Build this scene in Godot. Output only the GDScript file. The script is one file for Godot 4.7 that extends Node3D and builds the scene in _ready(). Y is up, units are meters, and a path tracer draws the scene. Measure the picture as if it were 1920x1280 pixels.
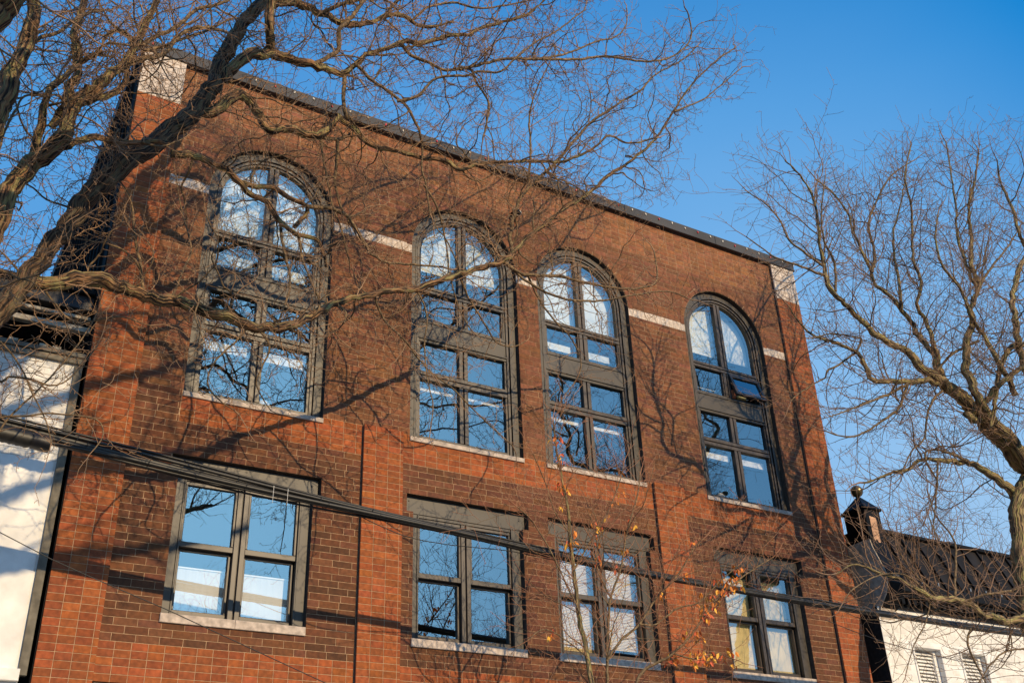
extends Node3D
# A four-storey brick building with arched windows on a winter afternoon, seen from the pavement across the street through bare street trees.
# The facade is the plane z = 0 and faces +z; y is up; metres.

const COURSE := 0.0985
const BRICK := 0.2035
const Y0 := 7.893            # a course line: top of the dark brick panels
const LEFT_EDGE := 1.718
const RIGHT_EDGE := 15.95
const TOP := 14.21
const BAYS := [4.077, 7.608, 10.144, 13.625]
const SPRING := 11.955
const ARCH_R := 1.045
const EXPOSURE := 1.0
const PIER := 0.07
const SUN := Vector3(0.2, 0.4, 1.0)

var rng := RandomNumberGenerator.new()
var wob := FastNoiseLite.new()
var cam: Camera3D
var M := {}
var tree: Node3D
var tree_bark: Material
var twigs: Geo
var limbs: Array = []
var slim := 0.9

# ---------------------------------------------------------------- geometry
class Geo:
	var v := PackedVector3Array()
	var n := PackedVector3Array()
	var c := PackedColorArray()
	var uv := PackedVector2Array()
	var ix := PackedInt32Array()
	var col := Color(1, 1, 1)

	func vert(p: Vector3, nn: Vector3, t := Vector2.ZERO) -> int:
		v.append(p); n.append(nn); c.append(col); uv.append(t)
		return v.size() - 1

	func tri_i(a: int, b: int, d: int, nn: Vector3) -> void:
		if (v[b] - v[a]).cross(v[d] - v[a]).dot(nn) > 0.0:
			ix.append_array(PackedInt32Array([a, d, b]))
		else:
			ix.append_array(PackedInt32Array([a, b, d]))

	func quad(a: Vector3, b: Vector3, d: Vector3, e: Vector3, out: Vector3) -> void:
		var nn := (b - a).cross(d - a)
		if nn.length_squared() < 1e-14:
			nn = (d - a).cross(e - a)
		nn = nn.normalized()
		if nn.dot(out) < 0.0:
			nn = -nn
		var i := vert(a, nn, Vector2(a.x + a.z, a.y)); vert(b, nn, Vector2(b.x + b.z, b.y)); vert(d, nn, Vector2(d.x + d.z, d.y)); vert(e, nn, Vector2(e.x + e.z, e.y))
		tri_i(i, i + 1, i + 2, nn); tri_i(i, i + 2, i + 3, nn)

	func tri(a: Vector3, b: Vector3, d: Vector3, out: Vector3) -> void:
		var nn := (b - a).cross(d - a).normalized()
		if nn.dot(out) < 0.0:
			nn = -nn
		var i := vert(a, nn, Vector2(a.x, a.y)); vert(b, nn, Vector2(b.x, b.y)); vert(d, nn, Vector2(d.x, d.y))
		tri_i(i, i + 1, i + 2, nn)

	func box(x0: float, x1: float, y0: float, y1: float, z0: float, z1: float, bevel := 0.0, back := true) -> void:
		# z0 back, z1 front; the front edges may be chamfered
		var e := bevel
		var f := [Vector3(x0 + e, y0 + e, z1), Vector3(x1 - e, y0 + e, z1), Vector3(x1 - e, y1 - e, z1), Vector3(x0 + e, y1 - e, z1)]
		var s := [Vector3(x0, y0, z1 - e), Vector3(x1, y0, z1 - e), Vector3(x1, y1, z1 - e), Vector3(x0, y1, z1 - e)]
		var b := [Vector3(x0, y0, z0), Vector3(x1, y0, z0), Vector3(x1, y1, z0), Vector3(x0, y1, z0)]
		var o := [Vector3.DOWN, Vector3.RIGHT, Vector3.UP, Vector3.LEFT]
		quad(f[0], f[1], f[2], f[3], Vector3.BACK)
		for k in 4:
			var m := (k + 1) % 4
			if e > 0.0:
				quad(f[k], f[m], s[m], s[k], o[k] + Vector3.BACK)
			quad(s[k], s[m], b[m], b[k], o[k])
		if back:
			quad(b[0], b[1], b[2], b[3], Vector3.FORWARD)

	func prism(p: PackedVector2Array, z0: float, z1: float, back := false) -> void:
		var t := Geometry2D.triangulate_polygon(p)
		for k in range(0, t.size(), 3):
			tri(Vector3(p[t[k]].x, p[t[k]].y, z1), Vector3(p[t[k + 1]].x, p[t[k + 1]].y, z1), Vector3(p[t[k + 2]].x, p[t[k + 2]].y, z1), Vector3.BACK)
			if back:
				tri(Vector3(p[t[k]].x, p[t[k]].y, z0), Vector3(p[t[k + 1]].x, p[t[k + 1]].y, z0), Vector3(p[t[k + 2]].x, p[t[k + 2]].y, z0), Vector3.FORWARD)
		var turn := -1.0 if Geometry2D.is_polygon_clockwise(p) else 1.0
		for k in p.size():
			var a := p[k]
			var b := p[(k + 1) % p.size()]
			var d := (b - a) * turn
			quad(Vector3(a.x, a.y, z1), Vector3(b.x, b.y, z1), Vector3(b.x, b.y, z0), Vector3(a.x, a.y, z0), Vector3(d.y, -d.x, 0))

	func band(o: PackedVector2Array, i: PackedVector2Array, z0: float, z1: float) -> void:
		# the solid between two open outlines (a frame that runs up, over and down)
		for k in o.size() - 1:
			var a := Vector3(o[k].x, o[k].y, z1); var b := Vector3(o[k + 1].x, o[k + 1].y, z1)
			var d := Vector3(i[k + 1].x, i[k + 1].y, z1); var e := Vector3(i[k].x, i[k].y, z1)
			var dz := Vector3(0, 0, z0 - z1)
			quad(a, b, d, e, Vector3.BACK)
			quad(d, e, e + dz, d + dz, d - b)
			quad(a, b, b + dz, a + dz, b - d)

	func tube(p: PackedVector3Array, r: PackedFloat32Array, sides: int, noise: FastNoiseLite = null, rough := 0.0, cap := false) -> void:
		var up := Vector3(0.31, 0.87, 0.38)
		var first := v.size()
		var along := 0.0
		var m := p.size()
		for k in m:
			var d := (p[mini(k + 1, m - 1)] - p[maxi(k - 1, 0)]).normalized()
			if k > 0:
				along += p[k].distance_to(p[k - 1])
			var s := d.cross(up)
			if s.length_squared() < 0.01:
				s = d.cross(Vector3(1, 0.1, 0))
			s = s.normalized()
			up = s.cross(d).normalized()
			for j in sides + (0 if sides < 6 else 1):
				var a := TAU * j / sides
				var o := s * cos(a) + up * sin(a)
				var rr := r[k]
				if noise:
					var q := p[k] + o * r[k]
					rr *= 1.0 + rough * noise.get_noise_3d(q.x * 3.0, q.y * 3.0, q.z * 3.0)
					if sides > 12:
						var cir := r[k] * 14.0
						rr -= 0.016 * absf(noise.get_noise_3d(o.x * cir + p[k].x * 3.0, o.y * cir + p[k].y * 3.0, o.z * cir + p[k].z * 5.0)) * 2.0 - 0.004
				vert(p[k] + o * rr, o, Vector2(float(j) / sides * maxf(1.0, roundf(r[k] * 25.0)), along * 2.0))
		var st := sides + (0 if sides < 6 else 1)
		for k in m - 1:
			for j in sides:
				var a := first + k * st + j
				var b := first + k * st + (j + 1) % st
				tri_i(a, b, a + st, n[a]); tri_i(b, b + st, a + st, n[a])
		if cap:
			for k in [0, m - 1]:
				var d: Vector3 = (p[0] - p[1]).normalized() if k == 0 else (p[m - 1] - p[m - 2]).normalized()
				var q := vert(p[k] + d * r[k] * 0.15, d)
				for j in sides:
					tri_i(q, first + k * st + j, first + k * st + (j + 1) % st, d)

	func mesh() -> ArrayMesh:
		var a := []
		a.resize(Mesh.ARRAY_MAX)
		a[Mesh.ARRAY_VERTEX] = v; a[Mesh.ARRAY_NORMAL] = n; a[Mesh.ARRAY_COLOR] = c; a[Mesh.ARRAY_TEX_UV] = uv; a[Mesh.ARRAY_INDEX] = ix
		var m := ArrayMesh.new()
		m.add_surface_from_arrays(Mesh.PRIMITIVE_TRIANGLES, a)
		return m

# ---------------------------------------------------------------- naming
func tag(o: Node, label: String, category: String, group := "", kind := "") -> Node:
	o.set_meta("label", label)
	if category: o.set_meta("category", category)
	if group: o.set_meta("group", group)
	if kind: o.set_meta("kind", kind)
	return o

func thing(called: String, label: String, category: String, at: Vector3, group := "") -> Node3D:
	var o := Node3D.new()
	o.name = called
	add_child(o, true)
	o.position = at
	tag(o, label, category, group)
	return o

func part(called: String, g: Geo, mat: Material, parent: Node3D, stuff := false) -> MeshInstance3D:
	# geometry is written in scene coordinates; a direct child of a thing is set back by the thing's place
	var o := MeshInstance3D.new()
	o.name = called
	o.mesh = g.mesh()
	o.material_override = mat
	parent.add_child(o, true)
	if parent.get_parent() == self and not parent is MeshInstance3D:
		o.position = -parent.position
	if stuff: o.set_meta("kind", "stuff")
	return o

func struct(called: String, g: Geo, mat: Material) -> MeshInstance3D:
	var o := MeshInstance3D.new()
	o.name = called
	o.mesh = g.mesh()
	o.material_override = mat
	add_child(o, true)
	o.set_meta("kind", "structure")
	return o

# ---------------------------------------------------------------- materials
func lin(r: float, g: float, b: float) -> Color:
	return Color(r, g, b).linear_to_srgb()

func noise_tex(freq: float, lo: Color, hi: Color, size := 256, octaves := 4, seed_ := 1, mid := 0.5, kind := FastNoiseLite.TYPE_SIMPLEX_SMOOTH) -> NoiseTexture2D:
	var f := FastNoiseLite.new()
	f.seed = seed_; f.frequency = freq; f.fractal_octaves = octaves; f.noise_type = kind
	var t := NoiseTexture2D.new()
	t.width = size; t.height = size; t.seamless = true; t.noise = f
	var r := Gradient.new()
	r.set_color(0, lo); r.set_color(1, hi)
	if mid != 0.5:
		r.set_offset(0, maxf(0.0, mid - 0.12)); r.set_offset(1, minf(1.0, mid + 0.12))
	t.color_ramp = r
	return t

func plain(c: Color, rough := 0.8, metal := 0.0) -> StandardMaterial3D:
	var m := StandardMaterial3D.new()
	m.albedo_color = c; m.roughness = rough; m.metallic = metal
	return m

func worn(c: Color, rough: float, freq: float, depth := 0.25, scale := 1.0, relief := 0.0, seed_ := 1) -> StandardMaterial3D:
	# a colour with mottling in the object's own axes
	var m := plain(c, rough)
	m.albedo_texture = noise_tex(freq, Color(1.0 - depth, 1.0 - depth, 1.0 - depth), Color(1, 1, 1), 256, 5, seed_)
	m.uv1_triplanar = true
	m.uv1_world_triplanar = true
	m.uv1_scale = Vector3.ONE * scale
	if relief > 0.0:
		m.heightmap_enabled = true
		m.heightmap_texture = noise_tex(freq * 2.5, Color.BLACK, Color.WHITE, 256, 4, seed_ + 7)
		m.heightmap_scale = relief
	return m

func make_materials() -> void:
	var brick := worn(Color(1, 1, 1), 0.92, 0.02, 0.28, 1.7, 0.12, 3)
	brick.vertex_color_use_as_albedo = true
	M.brick = brick
	M.mortar = worn(lin(0.50, 0.33, 0.20), 0.95, 0.02, 0.25, 2.0, 0.0, 5)
	M.shadedbody = worn(lin(0.10, 0.07, 0.05), 0.95, 0.02, 0.3, 2.0, 0.0, 5)  # dark tone stands in for shade on the window reveals
	M.bronze = worn(lin(0.044, 0.035, 0.028), 0.5, 0.008, 0.22, 0.6, 0.0, 8)
	M.frame = worn(lin(0.046, 0.033, 0.026), 0.45, 0.01, 0.2, 0.8, 0.0, 9)
	M.stone = worn(lin(0.62, 0.52, 0.45), 0.85, 0.02, 0.3, 1.5, 0.08, 11)
	M.fascia = worn(lin(0.045, 0.045, 0.052), 0.6, 0.006, 0.25, 0.5, 0.0, 12)
	M.siding = worn(lin(0.020, 0.018, 0.018), 0.9, 0.008, 0.4, 0.7, 0.05, 13)
	M.white = worn(lin(0.82, 0.81, 0.79), 0.85, 0.012, 0.12, 0.8, 0.15, 14)
	M.whitebrick = worn(Color(1, 1, 1), 0.85, 0.015, 0.15, 1.0, 0.1, 15)
	M.whitebrick.vertex_color_use_as_albedo = true
	M.trim = worn(lin(0.22, 0.195, 0.15), 0.8, 0.015, 0.4, 1.0, 0.1, 16)
	M.beam = worn(lin(0.60, 0.52, 0.40), 0.85, 0.02, 0.35, 1.2, 0.1, 17)
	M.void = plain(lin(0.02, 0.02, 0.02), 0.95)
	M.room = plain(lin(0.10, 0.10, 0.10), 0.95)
	M.shade = worn(lin(0.88, 0.90, 0.82), 0.9, 0.004, 0.06, 0.6, 0.0, 18)
	M.curtain = worn(lin(0.82, 0.82, 0.80), 0.9, 0.006, 0.08, 0.8, 0.0, 19)
	M.yellowblind = worn(lin(0.88, 0.70, 0.34), 0.9, 0.006, 0.1, 0.8, 0.0, 20)
	M.slat = worn(lin(0.92, 0.70, 0.34), 0.6, 0.01, 0.1, 1.0, 0.0, 21)
	M.lamp = plain(lin(0.85, 0.85, 0.83), 0.6)
	M.cable = worn(lin(0.022, 0.021, 0.02), 0.5, 0.02, 0.4, 3.0, 0.0, 22)
	M.steel = plain(lin(0.30, 0.29, 0.27), 0.35, 0.8)
	M.roof = worn(lin(0.024, 0.021, 0.020), 0.6, 0.006, 0.45, 0.6, 0.05, 23)
	M.blackmetal = worn(lin(0.009, 0.009, 0.010), 0.5, 0.01, 0.35, 0.8, 0.0, 24)
	for k in ["siding", "roof", "blackmetal", "fascia"]:
		M[k].metallic_specular = 0.4 if k == "fascia" else 0.22
	M.stucco = worn(lin(0.60, 0.50, 0.40), 0.9, 0.02, 0.3, 1.0, 0.1, 25)
	M.peach = worn(lin(0.62, 0.36, 0.22), 0.8, 0.015, 0.25, 1.2, 0.0, 26)
	M.gold = plain(lin(0.16, 0.12, 0.06), 0.35, 0.8)
	M.darkbrick = worn(lin(0.055, 0.035, 0.028), 0.95, 0.02, 0.35, 1.5, 0.1, 27)
	M.asphalt = worn(lin(0.05, 0.05, 0.052), 0.95, 0.03, 0.35, 0.8, 0.1, 28)
	M.paving = worn(lin(0.36, 0.34, 0.31), 0.95, 0.02, 0.25, 0.6, 0.1, 29)
	M.kerb = worn(lin(0.33, 0.32, 0.30), 0.9, 0.02, 0.25, 0.9, 0.1, 30)
	M.ground = worn(lin(0.16, 0.15, 0.13), 0.95, 0.01, 0.3, 0.2, 0.0, 31)
	M.paint = plain(lin(0.75, 0.72, 0.6), 0.8)
	M.terracotta = plain(lin(0.42, 0.12, 0.04), 0.8)
	M.brass = plain(lin(0.45, 0.36, 0.14), 0.4, 0.6)
	M.wood = worn(lin(0.40, 0.27, 0.15), 0.9, 0.03, 0.4, 2.0, 0.0, 33)
	# coated window glass: a thin half mirror that lets the rest of the light straight through
	var g := ORMMaterial3D.new()
	g.albedo_color = Color(lin(0.66, 0.90, 0.98), 0.32)
	g.transparency = BaseMaterial3D.TRANSPARENCY_ALPHA
	g.orm_texture = noise_tex(0.01, Color(1, 0.006, 1), Color(1, 0.012, 1), 64, 2, 40)
	M.glass = g
	M.bark = bark(Color(0.29, 0.155, 0.075), Color(0.016, 0.010, 0.007), Color(0.26, 0.22, 0.075), 41)
	M.shadedbark = bark(Color(0.17, 0.095, 0.05), Color(0.012, 0.008, 0.006), Color(0.14, 0.11, 0.05), 47)  # bark darkened in colour for the shade on the main limb
	M.bark2 = bark(Color(0.33, 0.225, 0.115), Color(0.05, 0.034, 0.022), Color(0.27, 0.24, 0.07), 42)
	M.branch = worn(lin(0.40, 0.26, 0.13), 0.85, 0.03, 0.75, 2.2, 0.1, 51)
	M.branch2 = worn(lin(0.36, 0.24, 0.12), 0.85, 0.03, 0.72, 2.2, 0.1, 52)
	M.twig = plain(lin(0.30, 0.18, 0.10), 0.8)
	M.twig2 = plain(lin(0.25, 0.15, 0.09), 0.8)
	M.twig3 = plain(lin(0.32, 0.15, 0.08), 0.8)
	M.fartwig = plain(lin(0.15, 0.105, 0.085), 0.8)

func bark(lit: Color, dark: Color, moss: Color, seed_: int) -> StandardMaterial3D:
	var m := plain(Color.WHITE, 0.92)
	var f := noise_tex(0.012, dark.linear_to_srgb(), lit.linear_to_srgb(), 512, 5, seed_)
	f.color_ramp.set_offset(0, 0.30); f.color_ramp.set_offset(1, 0.66)
	m.albedo_texture = f
	m.uv1_scale = Vector3(1.1, 0.24, 1)
	m.heightmap_enabled = true
	m.heightmap_texture = noise_tex(0.012, Color.BLACK, Color.WHITE, 512, 5, seed_)
	m.heightmap_scale = 3.0
	m.detail_enabled = true
	m.detail_blend_mode = BaseMaterial3D.BLEND_MODE_MIX
	var md := noise_tex(0.05, Color(moss.r, moss.g, moss.b, 1).linear_to_srgb(), Color(moss.r * 1.5, moss.g * 1.5, moss.b * 2.2, 1).linear_to_srgb(), 256, 3, seed_ + 3)
	m.detail_albedo = md
	var mask := noise_tex(0.008, Color(0, 0, 0), Color(0.8, 0.8, 0.8), 512, 5, seed_ + 5, 0.62)
	m.detail_mask = mask
	return m

# ---------------------------------------------------------------- sky
func make_sky() -> void:
	var w := 1024
	var h := 512
	var im := Image.create_empty(w, h, false, Image.FORMAT_RGBAF)
	var s := SUN.normalized()
	var cl := FastNoiseLite.new()
	cl.seed = 5; cl.frequency = 0.9; cl.fractal_octaves = 4
	for j in h:
		var th := PI * (j + 0.5) / h
		for i in w:
			var ph := TAU * (i + 0.5) / w
			var d := Vector3(sin(th) * sin(ph), cos(th), -sin(th) * cos(ph))
			var e := maxf(d.y, 0.0)
			var mu := d.dot(s)
			var hz := 1.0 - e
			# polarised blue: deepest a quarter turn from the sun, palest low in the sky
			var f := 1.0 - pow((mu + 0.22) / 0.32, 2.0) if mu > -0.22 else 1.0 - 0.42 * (-0.22 - mu) / 0.37
			f = maxf(f, 0.06) + smoothstep(0.15, 0.7, mu) * 0.75
			var r := clampf(0.115 + 0.64 * (hz - 0.371), 0.004, 0.45) * clampf(f, 0.0, 1.0)
			var g := (0.222 + 1.45 * r - 1.3 * r * r) * lerpf(0.72, 1.0, clampf(hz / 0.36, 0.0, 1.0))
			var b := (0.63 + 1.4 * r - 2.3 * r * r) * lerpf(0.8, 1.0, clampf(hz / 0.36, 0.0, 1.0))
			var halo := exp(-(1.0 - mu) * 3.2)
			var halo2 := exp(-(1.0 - mu) * 16.0)
			r += 0.04 * halo + 0.62 * halo2; g += 0.12 * halo + 0.86 * halo2; b += 0.28 * halo + 0.95 * halo2
			var q := Vector3(d.x, d.y * 2.5, d.z + d.x * 0.5)
			var wisp := clampf(cl.get_noise_3d(q.x * 2.0, q.y * 3.0, q.z * 2.0) * 0.8 + 0.1, 0.0, 1.0) * 0.05 * smoothstep(0.05, 0.4, e)
			wisp *= clampf(f, 0.0, 1.0)
			r += wisp * 0.55; g += wisp * 0.5; b += wisp * 0.35
			if d.y < 0.0:
				var k := smoothstep(0.0, 0.08, -d.y)
				r = lerpf(r, 0.16, k); g = lerpf(g, 0.15, k); b = lerpf(b, 0.14, k)
			im.set_pixel(i, j, Color(r, g, b, 1.0))
	var p := PanoramaSkyMaterial.new()
	p.panorama = ImageTexture.create_from_image(im)
	p.energy_multiplier = 1.0
	var sky := Sky.new()
	sky.sky_material = p
	var env := Environment.new()
	env.background_mode = Environment.BG_SKY
	env.sky = sky
	env.tonemap_mode = Environment.TONE_MAPPER_LINEAR
	env.tonemap_exposure = EXPOSURE
	env.sdfgi_enabled = true
	env.ssao_enabled = true
	env.ssil_enabled = true
	var we := WorldEnvironment.new()
	we.name = "world_environment"
	we.environment = env
	add_child(we)
	var sun := DirectionalLight3D.new()
	sun.name = "sun"
	sun.light_color = Color(1.0, 0.88, 0.69)
	sun.light_energy = 1.5
	sun.light_angular_distance = 0.5
	sun.shadow_enabled = true
	add_child(sun)
	sun.look_at_from_position(SUN * 50.0, Vector3.ZERO)

# ---------------------------------------------------------------- facade
func outline(cx: float, half: float, y0: float, spring: float, n := 28) -> PackedVector2Array:
	var p := PackedVector2Array([Vector2(cx - half, y0)])
	for k in n + 1:
		var a := PI - PI * k / n
		p.append(Vector2(cx + cos(a) * half, spring + sin(a) * half))
	p.append(Vector2(cx + half, y0))
	return p

func rect(x0: float, x1: float, y0: float, y1: float) -> PackedVector2Array:
	return PackedVector2Array([Vector2(x0, y0), Vector2(x1, y0), Vector2(x1, y1), Vector2(x0, y1)])

func tone(kind: String) -> Color:
	var k := rng.randf()
	if kind == "orange":
		var f := rng.randf_range(0.74, 1.14)
		return Color(0.385 * f, 0.104 * f * rng.randf_range(0.9, 1.1), 0.030 * f * rng.randf_range(0.85, 1.15))
	if kind == "white":
		var f := rng.randf_range(0.92, 1.04)
		return Color(0.76 * f, 0.64 * f, 0.54 * f)
	var f := rng.randf_range(0.75, 1.15)
	if kind == "weathered":
		f *= 1.32
		return Color(0.235 * f, 0.092 * f * rng.randf_range(0.92, 1.08), 0.038 * f * rng.randf_range(0.85, 1.2))
	if kind == "upper":
		f *= 1.14
		return Color(0.208 * f, 0.080 * f * rng.randf_range(0.92, 1.08), 0.035 * f * rng.randf_range(0.85, 1.2))
	f *= 0.93
	if k < 0.12: f *= 0.72
	return Color(0.192 * f, 0.070 * f * rng.randf_range(0.92, 1.08), 0.031 * f * rng.randf_range(0.85, 1.2))

func pixel_area(x: float, y: float, w: float, h: float) -> float:
	var inv := cam.transform.affine_inverse()
	var ty := tan(deg_to_rad(cam.fov) / 2.0)
	var q := []
	for p in [Vector3(x, y, 0), Vector3(x + w, y, 0), Vector3(x, y + h, 0)]:
		var l: Vector3 = inv * p
		if l.z > -0.1:
			return 0.0
		q.append(Vector2(l.x / -l.z / ty / 1.5, l.y / -l.z / ty))
	if absf(q[0].x) > 1.0 or absf(q[0].y) > 1.0:
		return 0.0
	return absf((q[1] - q[0]).cross(q[2] - q[0]))

var singles := []            # [area, x0, x1, y0, y1, zface, kind]
var holes := []              # polygons without field bricks

func lay(kind: String, stack: bool, x0: float, x1: float, y0: float, y1: float, zf: float, cut: bool) -> void:
	var k0 := int(round((y0 - Y0) / COURSE))
	var k1 := int(round((y1 - Y0) / COURSE))
	for k in range(k0, k1):
		var ya := Y0 + k * COURSE
		var x := x0
		var first := true
		while x < x1 - 0.004:
			var w := BRICK if stack else 0.294
			if not stack and first and posmod(k, 2) == 1:
				w = 0.147
			elif not stack and rng.randf() < 0.06:
				w = 0.17
			first = false
			var xe := minf(x + w, x1)
			add_brick(kind, x, xe, ya, ya + COURSE, zf, cut)
			x = xe

func add_brick(kind: String, xa: float, xb: float, ya: float, yb: float, zf: float, cut: bool) -> void:
	var j := 0.0036
	var a := Rect2(xa + j, ya + j, xb - xa - 2 * j, yb - ya - 2 * j)
	if a.size.x < 0.012:
		return
	if cut:
		var polys := [rect(a.position.x, a.end.x, a.position.y, a.end.y)]
		var touched := false
		for h in holes:
			if not h.box.intersects(a):
				continue
			var next := []
			for p in polys:
				for q in Geometry2D.clip_polygons(p, h.poly):
					next.append(q)
			touched = true
			polys = next
		if touched:
			for p in polys:
				var ar := 0.0
				for k in p.size():
					ar += p[k].cross(p[(k + 1) % p.size()])
				if absf(ar) * 0.5 > 0.0009:
					singles.append([0.0, a, zf, kind, p])
			return
	singles.append([pixel_area(a.position.x, a.position.y, a.size.x, a.size.y), a, zf, kind, null])

func facade(b: Node3D) -> MeshInstance3D:
	# the wall behind the bricks: a thin skin that shows as mortar, and a body coloured dark for the shade in the openings
	var skin := Geo.new()
	var body := Geo.new()
	var face := -0.0045
	for lay_ in [[skin, -0.0095, face], [body, -0.32, -0.011]]:
		var g: Geo = lay_[0]
		var zb: float = lay_[1]
		var zf: float = lay_[2]
		var cols := func(y0: float, y1: float, half: float) -> void:
			var x := LEFT_EDGE + 0.004
			for c in BAYS:
				g.box(x, c - half, y0, y1, zb, zf)
				x = c + half
			g.box(x, RIGHT_EDGE - 0.004, y0, y1, zb, zf)
		g.box(LEFT_EDGE + 0.004, RIGHT_EDGE - 0.004, 4.35, 5.117, zb, zf)
		cols.call(5.117, 7.135, 0.97)
		cols.call(7.135, 7.413, 1.08)
		g.box(LEFT_EDGE + 0.004, RIGHT_EDGE - 0.004, 7.413, 8.28, zb, zf)
		cols.call(8.28, SPRING, ARCH_R)
		cols.call(SPRING, TOP, ARCH_R)
		for c in BAYS:
			var p := PackedVector2Array([Vector2(c + ARCH_R, TOP), Vector2(c - ARCH_R, TOP)])
			var o := outline(c, ARCH_R, SPRING, SPRING)
			for k in range(1, o.size() - 1):
				p.append(o[k])
			g.prism(p, zb, zf)
	# the bodies of the four piers
	for q in [[LEFT_EDGE, 2.40, 3.9, TOP], [5.765, 6.43, 3.9, 8.385], [11.31, 11.985, 3.9, 8.385], [15.27, RIGHT_EDGE, 3.9, TOP]]:
		skin.box(q[0] + 0.006, q[1] - 0.004, q[2], q[3] - 0.004, 0.035, PIER - 0.0045)
		body.box(q[0] + 0.006, q[1] - 0.004, q[2], q[3] - 0.004, face + 0.001, 0.034)
	var wall := part("facade_wall", skin, M.mortar, b)
	wall.set_meta("label", "brick facade of orange piers and dark brown brick fields")
	part("wall_body", body, M.shadedbody, b)
	# holes in the brickwork
	for c in BAYS:
		holes.append({"poly": rect(c - ARCH_R, c + ARCH_R, 8.28, SPRING)})
		var o := outline(c, ARCH_R + 0.102, SPRING - 0.001, SPRING)
		holes.append({"poly": o})
		holes.append({"poly": rect(c - 0.97, c + 0.97, 5.115, 7.14)})
		holes.append({"poly": rect(c - 1.08, c + 1.08, 7.132, 7.415)})
	var bx := [2.40, BAYS[0] - ARCH_R, BAYS[0] + ARCH_R, BAYS[1] - ARCH_R, BAYS[1] + ARCH_R, BAYS[2] - ARCH_R, BAYS[2] + ARCH_R, BAYS[3] - ARCH_R, BAYS[3] + ARCH_R, 15.27]
	for k in range(0, 10, 2):
		holes.append({"poly": rect(bx[k], bx[k + 1], 11.80, 11.985)})
	for h in holes:
		var r := Rect2(h.poly[0], Vector2.ZERO)
		for p in h.poly:
			r = r.expand(p)
		h.box = r
	# piers
	lay("orange", true, LEFT_EDGE, 2.40, 3.9, 13.31, PIER, false)
	lay("orange", true, 15.27, RIGHT_EDGE, 3.9, 13.31, PIER, false)
	lay("orange", true, 5.765, 6.43, 3.9, 8.385, PIER, false)
	lay("orange", true, 11.31, 11.985, 3.9, 8.385, PIER, false)
	# fields between the piers
	for q in [[2.40, 5.765], [6.43, 11.31], [11.985, 15.27]]:
		lay("orange", true, q[0], q[1], 4.35, 4.839, 0.0, true)
		lay("brown", false, q[0], q[1], 4.839, 7.893, 0.0, true)
	lay("brown", false, 2.40, 3.02, 7.893, 8.385, 0.0, true)
	lay("orange", true, 3.02, 5.765, 7.893, 8.385, 0.0, true)
	lay("orange", true, 6.43, 11.31, 7.893, 8.385, 0.0, true)
	lay("orange", true, 11.985, 14.68, 7.893, 8.385, 0.0, true)
	lay("brown", false, 14.68, 15.27, 7.893, 8.385, 0.0, true)
	lay("upper", false, 2.40, 15.27, 8.385, 13.31, 0.0, true)
	lay("weathered", true, 2.40, 15.27, 13.31, TOP, 0.0, true)
	# brick arches
	for c in BAYS:
		var n := 17
		for k in n:
			var a0 := PI - PI * (k + 0.03) / n
			var a1 := PI - PI * (k + 0.97) / n
			var am := (a0 + a1) / 2
			var p := PackedVector2Array()
			for q in [[a0, ARCH_R + 0.006], [am, ARCH_R + 0.006], [a1, ARCH_R + 0.006], [a1, ARCH_R + 0.097], [am, ARCH_R + 0.097], [a0, ARCH_R + 0.097]]:
				p.append(Vector2(c + cos(q[0]) * q[1], SPRING + sin(q[0]) * q[1]))
			singles.append([0.0, Rect2(), 0.004, "upper", p])
	singles.sort_custom(func(p, q): return p[0] > q[0])
	var rest := {"orange": Geo.new(), "brown": Geo.new(), "weathered": Geo.new(), "upper": Geo.new()}
	var shared := {}
	for k in singles.size():
		var s: Array = singles[k]
		var zfk: float = s[2]
		if k < 300:
			var a: Rect2 = s[1]
			var key := "%s %d %d %d" % [s[3], roundi(a.size.x * 1000), roundi(a.size.y * 1000), rng.randi() % 9]
			if not shared.has(key):
				var bg := Geo.new()
				bg.col = tone(s[3])
				bg.box(0, a.size.x, 0, a.size.y, -0.02, 0.0, 0.003, false)
				shared[key] = bg.mesh()
			var o := MeshInstance3D.new()
			o.name = "brick"
			o.mesh = shared[key]
			o.material_override = M.brick
			wall.add_child(o, true)
			o.position = Vector3(a.position.x, a.position.y, zfk + rng.randf_range(-0.0015, 0.0015))
			continue
		var bg: Geo = rest[s[3]]
		bg.col = tone(s[3])
		var dz := rng.randf_range(-0.0015, 0.0015)
		if s[4] == null:
			var a: Rect2 = s[1]
			bg.box(a.position.x, a.end.x, a.position.y, a.end.y, zfk - 0.02, zfk + dz, 0.003, false)
		else:
			bg.prism(s[4], zfk - 0.02, zfk + dz)
	var o1 := part("orange_brickwork", rest.orange, M.brick, wall, true)
	var o2 := part("brown_brickwork", rest.brown, M.brick, wall, true)
	var o4 := part("upper_brickwork", rest.upper, M.brick, wall, true)
	var o3 := part("weathered_brickwork", rest.weathered, M.brick, wall, true)
	# pale soldier bricks: the band at the springing of the arches and the corner blocks
	var white := func(x0: float, x1: float, y0: float, y1: float, z: float) -> void:
		var n := maxi(1, roundi((x1 - x0) / 0.0985))
		var w := (x1 - x0) / n
		for i in n:
			var wg := Geo.new()
			wg.col = tone("white")
			wg.box(x0 + i * w + 0.003, x0 + (i + 1) * w - 0.003, y0 + 0.003, y1 - 0.003, z - 0.02, z + rng.randf_range(-0.001, 0.001), 0.003, false)
			part("pale_brick", wg, M.brick, wall)
	for k in range(0, 10, 2):
		white.call(bx[k], bx[k + 1], 11.80, 11.985, 0.0)
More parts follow.
